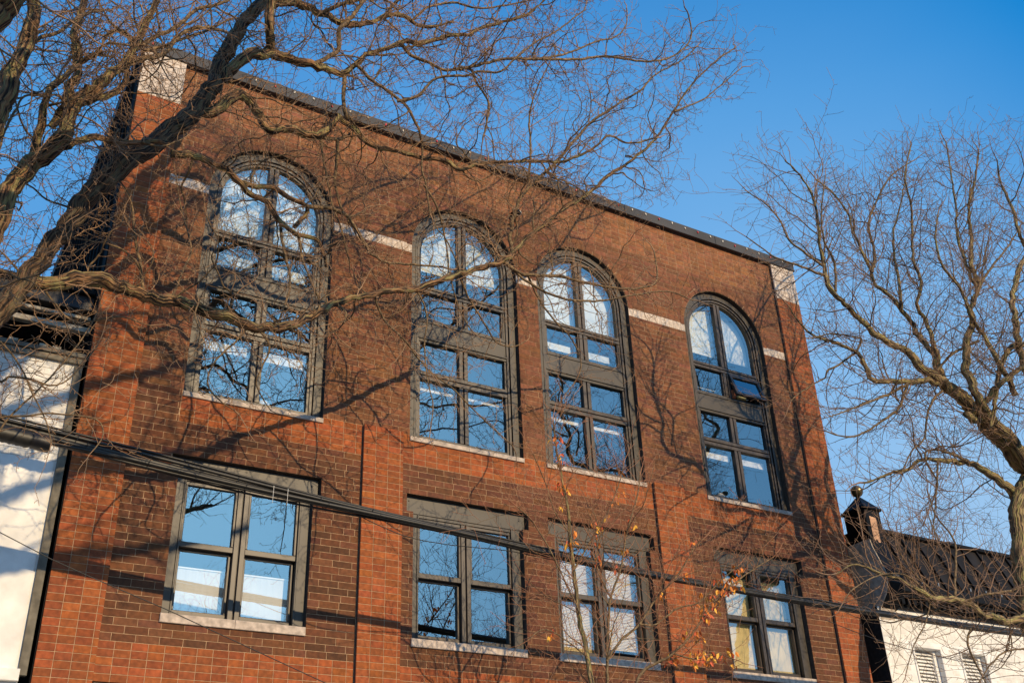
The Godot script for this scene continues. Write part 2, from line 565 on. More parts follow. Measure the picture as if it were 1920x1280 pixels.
	for q in [[LEFT_EDGE, 2.40], [15.27, RIGHT_EDGE]]:
		var ys := 13.31
		while ys < TOP - 0.02:
			white.call(q[0], q[1], ys, minf(ys + 0.197, TOP), PIER)
			ys += 0.197
	return wall

func member(g: Geo, x0: float, x1: float, y0: float, y1: float, z: float, deep := 0.07) -> void:
	g.box(x0, x1, y0, y1, z - deep, z, 0.006)

func glass_rect(w: Node3D, x0: float, x1: float, y0: float, y1: float, z: float) -> void:
	var g := Geo.new()
	g.quad(Vector3(x0, y0, z), Vector3(x1, y0, z), Vector3(x1, y1, z), Vector3(x0, y1, z), Vector3.BACK)
	part("pane", g, M.glass, w)

func half_arch(cx: float, side: float, inner: float, half: float, y0: float, spring: float) -> PackedVector2Array:
	# one of the two lights of the arch: from the mullion out to the springing
	var p := PackedVector2Array([Vector2(cx + side * inner, y0), Vector2(cx + side * half, y0)])
	var a_end := acos(inner / half)
	for k in 15:
		var a := a_end * k / 14.0
		p.append(Vector2(cx + side * half * cos(a), spring + half * sin(a)))
	return p

func sheet(g: Geo, p: PackedVector2Array, z: float) -> void:
	var t := Geometry2D.triangulate_polygon(p)
	for k in range(0, t.size(), 3):
		g.tri(Vector3(p[t[k]].x, p[t[k]].y, z), Vector3(p[t[k + 1]].x, p[t[k + 1]].y, z), Vector3(p[t[k + 2]].x, p[t[k + 2]].y, z), Vector3.BACK)

func arched_window(b: Node3D, i: int) -> void:
	var c: float = BAYS[i]
	var g := Geo.new()
	g.band(outline(c, ARCH_R, 8.357, SPRING), outline(c, 0.905, 8.357, SPRING), -0.3, -0.09)
	g.band(outline(c, 0.935, 8.357, SPRING), outline(c, 0.905, 8.357, SPRING), -0.1, -0.081)
	var w := part("arched_window", g, M.bronze, b)
	g = Geo.new()
	g.band(outline(c, 0.890, 8.357, SPRING), outline(c, 0.850, 8.357, SPRING), -0.26, -0.105)
	g.band(outline(c, 0.851, 8.357, SPRING), outline(c, 0.812, 8.357, SPRING), -0.26, -0.13)
	member(g, c - 0.85, c + 0.85, 8.357, 8.47, -0.128)
	part("frame", g, M.frame, w)
	for q in [[8.47, 9.478], [9.642, 10.177], [10.633, 11.158], [11.292, SPRING + 0.82]]:
		g = Geo.new()
		member(g, c - 0.085, c - 0.010, q[0], q[1], -0.122, 0.09)
		member(g, c + 0.010, c + 0.085, q[0], q[1], -0.122, 0.09)
		g.box(c - 0.011, c + 0.011, q[0], q[1], -0.24, -0.16)
		part("mullion", g, M.frame, w)
	for q in [[11.16, 11.29], [9.48, 9.64]]:
		g = Geo.new()
		var m: float = (q[0] + q[1]) / 2
		member(g, c - 0.85, c + 0.85, q[0], m - 0.007, -0.12, 0.1)
		member(g, c - 0.85, c + 0.85, m + 0.007, q[1], -0.12, 0.1)
		g.box(c - 0.85, c + 0.85, m - 0.008, m + 0.008, -0.24, -0.15)
		part("transom", g, M.frame, w)
	g = Geo.new()
	member(g, c - 0.848, c + 0.848, 10.56, 10.63, -0.116, 0.12)
	member(g, c - 0.848, c + 0.848, 10.18, 10.25, -0.116, 0.12)
	g.box(c - 0.848, c + 0.848, 10.249, 10.561, -0.24, -0.128, 0.004)
	g.box(c - 0.87, c + 0.87, 10.235, 10.252, -0.118, -0.095)
	part("spandrel_panel", g, M.bronze, w)
	# panes
	for s in [-1.0, 1.0]:
		g = Geo.new()
		sheet(g, half_arch(c, s, 0.084, 0.813, 11.289, SPRING), -0.175)
		part("pane", g, M.glass, w)
		var x0: float = minf(c + s * 0.084, c + s * 0.813)
		var x1: float = maxf(c + s * 0.084, c + s * 0.813)
		glass_rect(w, x0, x1, 8.469, 9.481, -0.175)
		glass_rect(w, x0, x1, 9.639, 10.181, -0.175)
		if i == 3 and s > 0:
			var hop := Geo.new()
			for q in [[x0 - 0.03, x1 + 0.03, -0.07, 0.0], [x0 - 0.03, x1 + 0.03, -0.53, -0.46], [x0 - 0.03, x0 + 0.035, -0.461, -0.069], [x1 - 0.035, x1 + 0.03, -0.461, -0.069]]:
				hop.box(q[0] - c, q[1] - c, q[2], q[3], -0.03, 0.03, 0.005)
			var sash := part("open_sash", hop, M.frame, w)
			sash.set_meta("label", "small awning sash tilted open")
			sash.position = Vector3(c, 11.155, -0.13)
			sash.rotation.x = -deg_to_rad(17)
			var pg := Geo.new()
			pg.quad(Vector3(x0 + 0.02 - c, -0.47, 0), Vector3(x1 - 0.02 - c, -0.47, 0), Vector3(x1 - 0.02 - c, -0.06, 0), Vector3(x0 + 0.02 - c, -0.06, 0), Vector3.BACK)
			var pp := part("pane", pg, M.glass, w)
			pp.position = sash.position
			pp.rotation = sash.rotation
		else:
			glass_rect(w, x0, x1, 10.629, 11.161, -0.175)
			var fr := Geo.new()
			member(fr, x0, x0 + 0.03, 10.63, 11.16, -0.14)
			part("sash_stile", fr, M.frame, w)
			fr = Geo.new()
			member(fr, x1 - 0.03, x1, 10.63, 11.16, -0.14)
			part("sash_stile", fr, M.frame, w)
		# arched roller shade just inside
		g = Geo.new()
		var low: float = [11.27, 11.72, 11.27, 11.60][i]
		sheet(g, half_arch(c, s, 0.03, 0.86, low, SPRING), -0.335)
		part("roller_shade", g, M.shade, w)
	# white blind box at the head of the large lights
	var drop: float = [0.16, 0.055, 0.07, 0.125][i]
	for s in [-1.0, 1.0]:
		g = Geo.new()
		g.box(c + s * 0.45 - 0.37, c + s * 0.45 + 0.37, 9.42 - drop, 9.42, -0.36, -0.30)
		part("blind_box", g, M.lamp, w)
	if i != 1:  # added white panels for the pale light reflection low in the small panes
		for s in [-1.0, 1.0]:
			g = Geo.new()
			g.box(c + s * 0.44 - 0.33, c + s * 0.44 + 0.29, 10.82, [10.98, 0, 10.93, 10.80][i] + 0.03, -0.37, -0.34)
			part("reflection_panel", g, M.shade, w)
	# sill of two cut stones
	g = Geo.new()
	g.box(c - ARCH_R, c - 0.002, 8.283, 8.357, -0.3, 0.028, 0.005)
	part("sill", g, M.stone, w)
	g = Geo.new()
	g.box(c + 0.002, c + ARCH_R, 8.283, 8.357, -0.3, 0.028, 0.005)
	part("sill", g, M.stone, w)
	# bolt heads on the metal surround
	g = Geo.new()
	for k in 9:
		var a := PI * (k + 0.5) / 9.0
		bolt(g, c + cos(a) * 0.985, SPRING + sin(a) * 0.985, -0.09)
	for y in [8.9, 9.9, 10.9]:
		bolt(g, c - 0.985, y, -0.09)
		bolt(g, c + 0.985, y, -0.09)
	part("bolt_heads", g, M.frame, w, true)

func bolt(g: Geo, x: float, y: float, z: float) -> void:
	g.box(x - 0.011, x + 0.011, y - 0.011, y + 0.011, z - 0.005, z + 0.008, 0.004)

func sash_window(b: Node3D, i: int) -> void:
	var c: float = [4.066, 7.588, 10.112, 13.585][i]
	var y0 := 5.236
	var y1 := 7.135
	var g := Geo.new()
	for s in [-1.0, 1.0]:
		var x0: float = minf(c + s * 0.815, c + s * 1.0)
		var x1: float = maxf(c + s * 0.815, c + s * 1.0)
		member(g, x0, x1, y0, y1, -0.095, 0.2)
		member(g, minf(c + s * 0.812, c + s * 0.842), maxf(c + s * 0.812, c + s * 0.842), y0, y1, -0.082, 0.05)
	member(g, c - 0.815, c + 0.815, 7.085, y1, -0.1, 0.18)
	var w := part("sash_window", g, M.bronze, b)
	g = Geo.new()
	member(g, c - 0.082, c - 0.010, y0, 7.085, -0.10, 0.14)
	member(g, c + 0.010, c + 0.082, y0, 7.085, -0.10, 0.14)
	g.box(c - 0.011, c + 0.011, y0, 7.085, -0.24, -0.14)
	part("mullion", g, M.frame, w)
	for s in [-1.0, 1.0]:
		var x0: float = minf(c + s * 0.082, c + s * 0.812)
		var x1: float = maxf(c + s * 0.082, c + s * 0.812)
		g = Geo.new()
		member(g, x0, x1, 7.035, 7.085, -0.115)
		member(g, x0, x1, 6.165, 6.245, -0.115)
		member(g, x0, x0 + 0.035, 6.245, 7.035, -0.115)
		member(g, x1 - 0.035, x1, 6.245, 7.035, -0.115)
		part("upper_sash", g, M.frame, w)
		glass_rect(w, x0 + 0.033, x1 - 0.033, 6.243, 7.037, -0.15)
		g = Geo.new()
		member(g, x0, x1, 6.13, 6.20, -0.19, 0.05)
		member(g, x0, x1, y0, y0 + 0.105, -0.17, 0.07)
		member(g, x0, x0 + 0.04, y0 + 0.105, 6.13, -0.17, 0.07)
		member(g, x1 - 0.04, x1, y0 + 0.105, 6.13, -0.17, 0.07)
		part("lower_sash", g, M.frame, w)
		glass_rect(w, x0 + 0.038, x1 - 0.038, y0 + 0.103, 6.135, -0.21)
		if i == 0:
			g = Geo.new()
			cloth(g, c + s * 0.45 - 0.37, c + s * 0.45 + 0.37, y0 + 0.02, 5.95, -0.34, 0.002)
			part("half_curtain", g, M.curtain, w)
			g = Geo.new()
			g.box(c + s * 0.45 - 0.38, c + s * 0.45 + 0.38, 5.945, 5.965, -0.345, -0.325)
			part("curtain_rod", g, M.lamp, w)
		elif i == 2:
			g = Geo.new()
			var y := y0 + (0.22 if s > 0 else 0.09)
			while y < 7.0:
				var xa: float = c + s * 0.45 - 0.36
				var xb: float = c + s * 0.45 + 0.36
				g.quad(Vector3(xa, y, -0.292), Vector3(xb, y, -0.292), Vector3(xb, y + 0.021, -0.302), Vector3(xa, y + 0.021, -0.302), Vector3(0, 0.6, 1))
				g.quad(Vector3(xa, y + 0.001, -0.294), Vector3(xb, y + 0.001, -0.294), Vector3(xb, y + 0.0218, -0.304), Vector3(xa, y + 0.0218, -0.304), Vector3(0, -0.6, -1))
				y += 0.0245
			part("venetian_blind", g, M.slat, w, true)
		elif i == 3:
			g = Geo.new()
			cloth(g, c + s * 0.45 - 0.36, c + s * 0.45 + 0.36, y0 + 0.06, 6.98, -0.30, 0.003)
			part("fabric_blind", g, M.yellowblind, w)
	g = Geo.new()
	g.box(c - 0.97, c - 0.002, 5.119, y0, -0.3, 0.03, 0.006)
	part("sill", g, M.stone, w)
	g = Geo.new()
	g.box(c + 0.002, c + 0.97, 5.119, y0, -0.3, 0.03, 0.006)
	part("sill", g, M.stone, w)
	g = Geo.new()
	g.box(c - 1.079, c + 1.079, 7.137, 7.411, -0.3, -0.095, 0.004)
	bolt(g, c - 0.98, 7.33, -0.095); bolt(g, c + 0.98, 7.30, -0.095); bolt(g, c, 7.35, -0.095)
	part("lintel_panel", g, M.bronze, w)

func cloth(g: Geo, x0: float, x1: float, y0: float, y1: float, z: float, amp: float) -> void:
	var n := 24
	for k in n:
		var a := lerpf(x0, x1, float(k) / n)
		var b := lerpf(x0, x1, float(k + 1) / n)
		var za := z + sin(k * 1.9) * amp
		var zb := z + sin((k + 1) * 1.9) * amp
		g.quad(Vector3(a, y0, za), Vector3(b, y0, zb), Vector3(b, y1, zb), Vector3(a, y1, za), Vector3.BACK)

func brick_building() -> void:
	var b := thing("brick_building", "four-storey brown and orange brick building with four tall arched windows", "building", Vector3(8.83, 0, 0))
	facade(b)
	for i in 4: arched_window(b, i)
	for i in 4: sash_window(b, i)
	# parapet flashing
	var g := Geo.new()
	var x := LEFT_EDGE - 0.03
	while x < RIGHT_EDGE:
		var xe := minf(x + 2.4, RIGHT_EDGE + 0.03)
		g.box(x + 0.002, xe - 0.002, 14.20, 14.415, -0.4, 0.09, 0.008)
		g.box(x + 0.002, xe - 0.002, 14.185, 14.205, -0.02, 0.10, 0.004)
		x = xe
	part("parapet_flashing", g, M.fascia, b)
	# dark standing-seam side wall and its coping
	g = Geo.new()
	g.box(LEFT_EDGE - 0.02, LEFT_EDGE + 0.25, 0.0, 14.15, -11.0, -0.321)
	g.box(LEFT_EDGE - 0.01, LEFT_EDGE + 0.003, 0.0, 14.15, -0.321, 0.045)
	var sw := part("side_wall", g, M.siding, b)
	for k in 26:
		g = Geo.new()
		var z := -0.35 - k * 0.4
		g.box(LEFT_EDGE - 0.05, LEFT_EDGE - 0.02, 8.0, 14.1, z - 0.025, z)
		part("seam", g, M.siding, sw)
	g = Geo.new()
	g.box(LEFT_EDGE - 0.06, LEFT_EDGE + 0.26, 14.15, 14.40, -11.0, -0.402)
	part("side_coping", g, M.fascia, b)
	g = Geo.new()
	g.box(RIGHT_EDGE - 0.25, RIGHT_EDGE - 0.002, 0.0, 14.2, -11.0, -0.321)
	g.box(LEFT_EDGE + 0.25, RIGHT_EDGE - 0.25, 0.0, 14.2, -11.0, -10.75)
	part("rear_walls", g, M.darkbrick, b)
	g = Geo.new()
	g.box(LEFT_EDGE + 0.25, RIGHT_EDGE - 0.25, 13.85, 14.1, -10.75, -0.32)
	part("roof", g, M.roof, b)
	g = Geo.new()
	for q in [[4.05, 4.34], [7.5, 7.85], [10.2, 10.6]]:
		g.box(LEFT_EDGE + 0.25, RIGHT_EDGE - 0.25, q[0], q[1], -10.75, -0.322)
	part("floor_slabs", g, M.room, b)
	g = Geo.new()
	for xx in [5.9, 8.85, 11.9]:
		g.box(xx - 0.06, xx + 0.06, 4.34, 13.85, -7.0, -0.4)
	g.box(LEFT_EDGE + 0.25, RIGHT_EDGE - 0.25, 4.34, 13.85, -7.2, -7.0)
	part("partition_walls", g, M.room, b)
	# white ceiling fittings hanging inside the third-storey rooms
	for i in 4:
		for k in 2:
			g = Geo.new()
			var c: float = BAYS[i]
			var z := -0.85 - k * 0.8
			g.box(c - 0.75, c + 0.6, 9.92 - k * 0.05, 9.98 - k * 0.05, z - 0.09, z, 0.01)
			part("ceiling_fitting", g, M.lamp, b)
	# ground floor: dark shopfront under the brickwork
	g = Geo.new()
	for q in [[2.41, 5.755], [6.44, 11.30], [11.995, 15.26]]:
		g.box(q[0], q[1], 3.95, 4.335, -0.32, 0.03, 0.01)
	g.box(LEFT_EDGE, RIGHT_EDGE, 0.0, 0.6, -0.32, -0.05)
	for xx in [LEFT_EDGE, 4.1, 5.76, 8.7, 11.31, 13.6, 15.4]:
		g.box(xx, xx + 0.55, 0.6, 3.95, -0.32, -0.02)
	part("shopfront", g, M.frame, b)
	g = Geo.new()
	g.quad(Vector3(LEFT_EDGE + 0.3, 0.6, -0.2), Vector3(RIGHT_EDGE - 0.3, 0.6, -0.2), Vector3(RIGHT_EDGE - 0.3, 3.95, -0.2), Vector3(LEFT_EDGE + 0.3, 3.95, -0.2), Vector3.BACK)
	part("shop_glass", g, M.glass, b)

# ---------------------------------------------------------------- neighbours
func left_neighbour() -> void:
	var b := thing("white_building", "low white painted building left of the brick building with dark open eaves", "building", Vector3(-2.0, 0, 0))
	var g := Geo.new()
	g.box(-7.0, 1.585, 0.0, 8.42, -0.3, -0.006)
	var wall := part("wall", g, M.white, b)
	# painted courses near the top and a few at the foot of what shows
	var rows := Geo.new()
	for k in 15:
		var y := 7.02 + k * 0.0985
		var x := -1.0 - (0.1 if k % 2 else 0.0)
		while x < 1.58:
			var f := rng.randf_range(0.93, 1.03)
			rows.col = Color(0.80 * f, 0.78 * f, 0.74 * f)
			if x > 0.0 and y > 7.3:
				var og := Geo.new()
				og.col = rows.col
				og.box(x + 0.004, minf(x + 0.2, 1.58) - 0.004, y + 0.004, y + 0.0945, -0.02, rng.randf_range(0.0, 0.004), 0.004, false)
				part("brick", og, M.whitebrick, wall)
			else:
				rows.box(x + 0.004, minf(x + 0.2, 1.58) - 0.004, y + 0.004, y + 0.0945, -0.02, rng.randf_range(0.0, 0.004), 0.004, false)
			x += 0.2
	part("brickwork", rows, M.whitebrick, wall, true)
	g = Geo.new()
	g.box(-1.0, 1.54, 4.42, 7.015, -0.02, 0.001, 0.004)
	part("smooth_panel", g, M.white, b)
	g = Geo.new()
	g.box(-3.0, 0.83, 5.6, 7.2, -0.01, 0.03, 0.006)
	part("blue_shutter", g, worn(lin(0.42, 0.50, 0.56), 0.7, 0.01, 0.15, 1.0), b)
	g = Geo.new()
	g.box(1.565, 1.665, 4.35, 8.40, -0.05, 0.045, 0.006)
	part("corner_board", g, M.trim, b)
	g = Geo.new()
	g.box(-1.0, 1.585, 4.28, 4.42, -0.05, 0.06, 0.008)
	part("ledge", g, M.white, b)
	g = Geo.new()
	g.box(-7.0, 1.68, 8.42, 8.50, -0.3, 0.05, 0.006)
	g.box(-7.0, 1.68, 8.51, 8.575, -0.3, 0.075, 0.006)
	part("coping", g, M.trim, b)
	# open eaves: dark space, two pale rails, brackets, then the roof edge
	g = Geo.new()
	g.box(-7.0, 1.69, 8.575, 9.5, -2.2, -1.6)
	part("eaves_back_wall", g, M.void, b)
	for q in [[8.985, 9.065, -0.08], [9.275, 9.325, -0.25]]:
		g = Geo.new()
		g.box(-7.0, 1.69, q[0], q[1], q[2] - 0.1, q[2], 0.006)
		part("rail", g, M.beam, b)
	for xx in [0.35, 0.72, 1.1, 1.27]:
		g = Geo.new()
		g.box(xx, xx + 0.11, 8.60, 8.76, -0.32, -0.22, 0.006)
		part("bracket", g, M.beam, b)
	g = Geo.new()
	g.box(-7.0, 1.69, 8.576, 8.70, -0.6, -0.45)
	part("inner_rail", g, M.beam, b)
	g = Geo.new()
	g.box(-7.0, 1.69, 9.40, 9.62, -2.4, -0.2, 0.01)
	part("roof_fascia", g, M.fascia, b)
	g = Geo.new()
	g.box(-7.0, 1.69, 9.62, 9.70, -3.5, -0.12, 0.01)
	part("roof_edge", g, M.roof, b)
	g = Geo.new()
	g.box(-7.0, 1.69, 0.0, 9.6, -11.0, -3.5)
	part("rear_body", g, M.darkbrick, b)

func right_neighbour() -> void:
	var b := thing("mansard_building", "white painted building with black mansard roof right of the brick building", "building", Vector3(21.0, 0, 0))
	var g := Geo.new()
	# wall with two recessed openings
	var xs := [16.55, 17.30, 18.17, 18.68, 19.52, 30.0]
	g.box(16.55, 30.0, 0.0, 4.6, -0.3, 0.0)
	g.box(16.55, 30.0, 6.12, 6.75, -0.3, 0.0)
	for k in range(0, 6, 2):
		g.box(xs[k], xs[k + 1], 4.6, 6.12, -0.3, 0.0)
	var wall := part("wall", g, M.white, b)
	var rows := Geo.new()
	for k in 22:
		var y := 4.6 + k * 0.0985
		var x := 16.56 + (0.1 if k % 2 else 0.0)
		while x < 23.0:
			var inside := false
			for q in [[17.2, 18.27], [18.58, 19.62]]:
				if x + 0.2 > q[0] and x < q[1] and y < 6.13:
					inside = true
			if not inside:
				var f := rng.randf_range(0.95, 1.03)
				rows.col = Color(0.82 * f, 0.79 * f, 0.74 * f)
				rows.box(x + 0.003, x + 0.197, y + 0.003, y + 0.0955, -0.01, rng.randf_range(0.001, 0.004), 0.003, false)
			x += 0.2
	part("brickwork", rows, M.whitebrick, wall, true)
	for q in [[17.30, 18.17], [18.68, 19.52]]:
		g = Geo.new()
		g.box(q[0], q[1], 4.6, 6.12, -0.32, -0.28)
		var win := part("louvred_window", g, M.white, b)
		g = Geo.new()
		member(g, q[0], q[1], 6.05, 6.12, 0.022, 0.3)
		member(g, q[1] - 0.07, q[1], 4.6, 6.05, 0.022, 0.3)
		member(g, q[0], q[0] + 0.05, 4.6, 6.05, 0.022, 0.3)
		part("frame", g, M.white, win)
		var y := 4.66
		while y < 6.0:
			g = Geo.new()
			var a := Vector3(q[0] + 0.06, y, -0.12)
			var e := Vector3(q[1] - 0.16, y, -0.12)
			var up := Vector3(0, 0.055, -0.06)
			var t := Vector3(0, -0.008, -0.008)
			g.quad(a, e, e + up, a + up, Vector3(0, 1, 1))
			g.quad(a + t, e + t, e + up + t, a + up + t, Vector3(0, -1, -1))
			g.quad(a, e, e + t, a + t, Vector3(0, -1, 1))
			part("slat", g, M.white, win)
			y += 0.068
		g = Geo.new()
		member(g, q[1] - 0.16, q[1] - 0.07, 4.6, 6.05, -0.1, 0.15)
		part("jamb", g, M.white, win)
	# ventilation brick: a pattern of small holes
	g = Geo.new()
	for r in 6:
		for k in 4:
			g.box(17.62 + k * 0.05 + (0.025 if r % 2 else 0.0), 17.64 + k * 0.05 + (0.025 if r % 2 else 0.0), 6.30 + r * 0.05, 6.32 + r * 0.05, 0.0, 0.0052)
	part("vent_holes", g, M.void, wall, true)
	# gutter, soffit and dentils
	g = Geo.new()
	g.box(17.0, 30.0, 7.02, 7.20, -0.2, 0.30, 0.02)
	g.box(17.0, 30.0, 6.95, 7.02, -0.2, 0.22, 0.01)
	part("gutter", g, M.blackmetal, b)
	g = Geo.new()
	g.box(16.98, 30.0, 6.75, 6.95, -0.2, 0.06, 0.006)
	part("frieze", g, M.blackmetal, b)
	var x := 17.1
	while x < 22.5:
		g = Geo.new()
		g.box(x, x + 0.09, 6.82, 6.949, 0.061, 0.17, 0.006)
		part("dentil", g, M.blackmetal, b)
		x += 0.17
	# mansard slope with standing seams
	g = Geo.new()
	var lo := Vector3(0, 7.20, 0.20)
	var hi := Vector3(0, 8.46, -0.32)
	g.quad(Vector3(16.9, lo.y, lo.z), Vector3(30, lo.y, lo.z), Vector3(30, hi.y, hi.z), Vector3(16.9, hi.y, hi.z), Vector3(0, 0.4, 1))
	g.quad(Vector3(16.9, hi.y, hi.z), Vector3(30, hi.y, hi.z), Vector3(30, hi.y, -9), Vector3(16.9, hi.y, -9), Vector3.UP)
	g.quad(Vector3(16.9, 7.2, -9), Vector3(30, 7.2, -9), Vector3(30, hi.y, -9), Vector3(16.9, hi.y, -9), Vector3.FORWARD)
	var mr := part("mansard_roof", g, M.roof, b)
	var out := Vector3(0, hi.z - lo.z, lo.y - hi.y).normalized() * -1.0
	out = Vector3(0, 0.38, 0.92)
	x = 17.52
	while x < 24.0:
		g = Geo.new()
		for s in [-0.018, 0.018]:
			g.quad(Vector3(x + s, lo.y, lo.z), Vector3(x + s, hi.y, hi.z), Vector3(x + s, hi.y, hi.z) + out * 0.045, Vector3(x + s, lo.y, lo.z) + out * 0.045, Vector3(s, 0, 0))
		g.quad(Vector3(x - 0.018, lo.y, lo.z) + out * 0.045, Vector3(x + 0.018, lo.y, lo.z) + out * 0.045, Vector3(x + 0.018, hi.y, hi.z) + out * 0.045, Vector3(x - 0.018, hi.y, hi.z) + out * 0.045, out)
		part("seam", g, M.roof, mr)
		g = Geo.new()
		g.box(x + 0.2, x + 0.235, 7.27, 7.34, 0.16, 0.24)
		part("snow_guard", g, M.steel, mr)
		x += 0.49
	g = Geo.new()
	g.box(16.9, 30.0, 8.43, 8.52, -0.5, -0.24, 0.02)
	part("ridge_roll", g, M.blackmetal, b)
	# party wall with a kneeler, set across the left end of the roof
	var prof := PackedVector2Array([Vector2(-0.5, 6.5), Vector2(0.0, 6.5), Vector2(0.05, 6.72), Vector2(0.24, 6.95), Vector2(0.33, 7.16), Vector2(0.33, 7.36), Vector2(0.24, 7.62), Vector2(0.14, 7.9), Vector2(0.105, 8.075), Vector2(-0.5, 8.075)])
	g = slab_x(prof, 16.6, 16.98)
	part("party_wall", g, M.stucco, b)
	g = slab_x(PackedVector2Array([Vector2(0.118, 8.068), Vector2(0.15, 7.9), Vector2(0.255, 7.62), Vector2(0.345, 7.37), Vector2(0.345, 7.16), Vector2(0.25, 6.95), Vector2(0.06, 6.72), Vector2(0.0, 6.7), Vector2(-0.1, 6.72), Vector2(-0.1, 8.068)]), 16.625, 17.06)
	part("kneeler_cladding", g, M.blackmetal, b)
	g = Geo.new()
	g.quad(Vector3(16.78, 7.22, 0.352), Vector3(16.95, 7.22, 0.352), Vector3(16.95, 7.34, 0.35), Vector3(16.78, 7.34, 0.35), Vector3.BACK)
	part("lower_panel", g, M.peach, b)
	g = Geo.new()
	g.box(16.615, 16.64, 7.05, 8.25, -9.0, -0.5)
	part("party_wall_return", g, M.stucco, b)
	g = Geo.new()
	g.box(16.60, 16.618, 7.1, 8.2, -0.55, -0.48)
	part("downpipe", g, M.blackmetal, b)
	# box with a pyramid cap and a gilt ball
	g = Geo.new()
	g.box(16.61, 17.05, 8.07, 8.70, -0.42, 0.12, 0.012)
	var box := part("pier_box", g, M.blackmetal, b)
	g = Geo.new()
	var pp := PackedVector2Array([Vector2(16.715, 7.98), Vector2(16.80, 8.10), Vector2(16.90, 7.93), Vector2(16.90, 8.54), Vector2(16.715, 8.56)])
	sheet(g, pp, 0.126)
	part("box_panel", g, M.peach, box)
	g = Geo.new()
	g.box(16.57, 17.09, 8.70, 8.76, -0.46, 0.16, 0.015)
	var ap := Vector3(16.83, 9.10, -0.15)
	var cs := [Vector3(16.59, 8.76, 0.14), Vector3(17.07, 8.76, 0.14), Vector3(17.07, 8.76, -0.44), Vector3(16.59, 8.76, -0.44)]
	for k in 4:
		var m := (k + 1) % 4
		g.tri(cs[k], cs[m], ap, (cs[k] + cs[m]) / 2 - Vector3(16.83, 8.5, -0.15))
	part("pyramid_cap", g, M.blackmetal, box)
	var ball := MeshInstance3D.new()
	ball.name = "ball_finial"
	var sm := SphereMesh.new()
	sm.radius = 0.125; sm.height = 0.25
	ball.mesh = sm
	ball.material_override = M.gold
	box.add_child(ball, true)
	ball.position = Vector3(16.83, 9.19, -0.15)
	# infill wall of the narrow gap beside the brick building
	g = Geo.new()
	g.box(15.96, 16.549, 0.0, 7.1, -1.3, -1.0)
	g.box(16.541, 16.549, 0.0, 6.75, -1.0, -0.003)
	part("gap_wall", g, M.darkbrick, b)
	g = Geo.new()
	g.box(15.96, 16.6, 7.1, 8.15, -1.2, -0.9)
	part("gap_cladding", g, M.stucco, b)
	g = Geo.new()
	g.box(16.56, 30.0, 0.0, 7.1, -9.0, -8.7)
	part("rear_body", g, M.darkbrick, b)

func slab_x(p: PackedVector2Array, x0: float, x1: float) -> Geo:
	# a side profile (z, y) extruded along x
	var g := Geo.new()
	var t := Geometry2D.triangulate_polygon(p)
	for x in [x0, x1]:
		for k in range(0, t.size(), 3):
			g.tri(Vector3(x, p[t[k]].y, p[t[k]].x), Vector3(x, p[t[k + 1]].y, p[t[k + 1]].x), Vector3(x, p[t[k + 2]].y, p[t[k + 2]].x), Vector3(x - (x0 + x1) / 2, 0, 0))
	var turn := -1.0 if Geometry2D.is_polygon_clockwise(p) else 1.0
	for k in p.size():
		var a := p[k]
		var c := p[(k + 1) % p.size()]
		var d := (c - a) * turn
		g.quad(Vector3(x0, a.y, a.x), Vector3(x1, a.y, a.x), Vector3(x1, c.y, c.x), Vector3(x0, c.y, c.x), Vector3(0, -d.x, d.y))
	return g

# ---------------------------------------------------------------- trees
func limb(called: String, a: Array) -> void:
	# a traced limb: x, y, z, radius per knot, smoothed by a spline
	var n := a.size() / 4
	var p := PackedVector3Array()
	var r := PackedFloat32Array()
	for k in n - 1:
		var q := []
		for d in [-1, 0, 1, 2]:
			var m := clampi(k + d, 0, n - 1) * 4
			q.append(Vector3(a[m], a[m + 1], a[m + 2]))
		var ra: float = a[k * 4 + 3] * slim
		var rb: float = a[k * 4 + 7] * slim
		var steps := maxi(2, int(q[1].distance_to(q[2]) / 0.055))
		for s in steps:
			var t := float(s) / steps
			var c: Vector3 = q[1].cubic_interpolate(q[2], q[0], q[3], t)
			var rr := lerpf(ra, rb, t)
			c += Vector3(wob.get_noise_3d(c.x * 4, c.y * 4, c.z * 4), wob.get_noise_3d(c.y * 4, c.z * 4, c.x * 4 + 40), wob.get_noise_3d(c.z * 4 + 9, c.x * 4, c.y * 4)) * minf(0.05, rr * 0.9)
			p.append(c)
			r.append(rr)
	p.append(Vector3(a[n * 4 - 4], a[n * 4 - 3], a[n * 4 - 2]))
	r.append(a[n * 4 - 1])
	var g := Geo.new()
	var big: float = r[0]
	g.tube(p, r, 36 if big > 0.06 else (12 if big > 0.03 else 7), wob, 0.22 if big > 0.03 else 0.1, true)
	part(called, g, tree_bark if big > 0.035 else (M.branch if tree_bark != M.bark2 else M.branch2), tree)
	limbs.append([p, r])

func offshoots(gap: float, thinnest: float, thickest: float, length: float, kink: float, lift: float, least := 0.02) -> void:
	# crooked side branches between the traced limbs and the twigs
	var had := limbs.size()
	for i in had:
		var p: PackedVector3Array = limbs[i][0]
		var r: PackedFloat32Array = limbs[i][1]
		var run := rng.randf() * gap
		for k in range(3, p.size() - 1):
			run += p[k].distance_to(p[k - 1])
			if r[k] < least or r[k] > 0.108 or run < gap * rng.randf_range(0.6, 1.4):
				continue
			run = 0.0
			var d := (p[k] - p[k - 1]).normalized()
			var side := d.cross(shake()).normalized()
			wander(p[k], side + d * 0.5 + Vector3(0, 0.2, 0), length * rng.randf_range(0.5, 1.2), minf(rng.randf_range(thinnest, thickest), r[k] * 0.6), "branch", kink, lift)

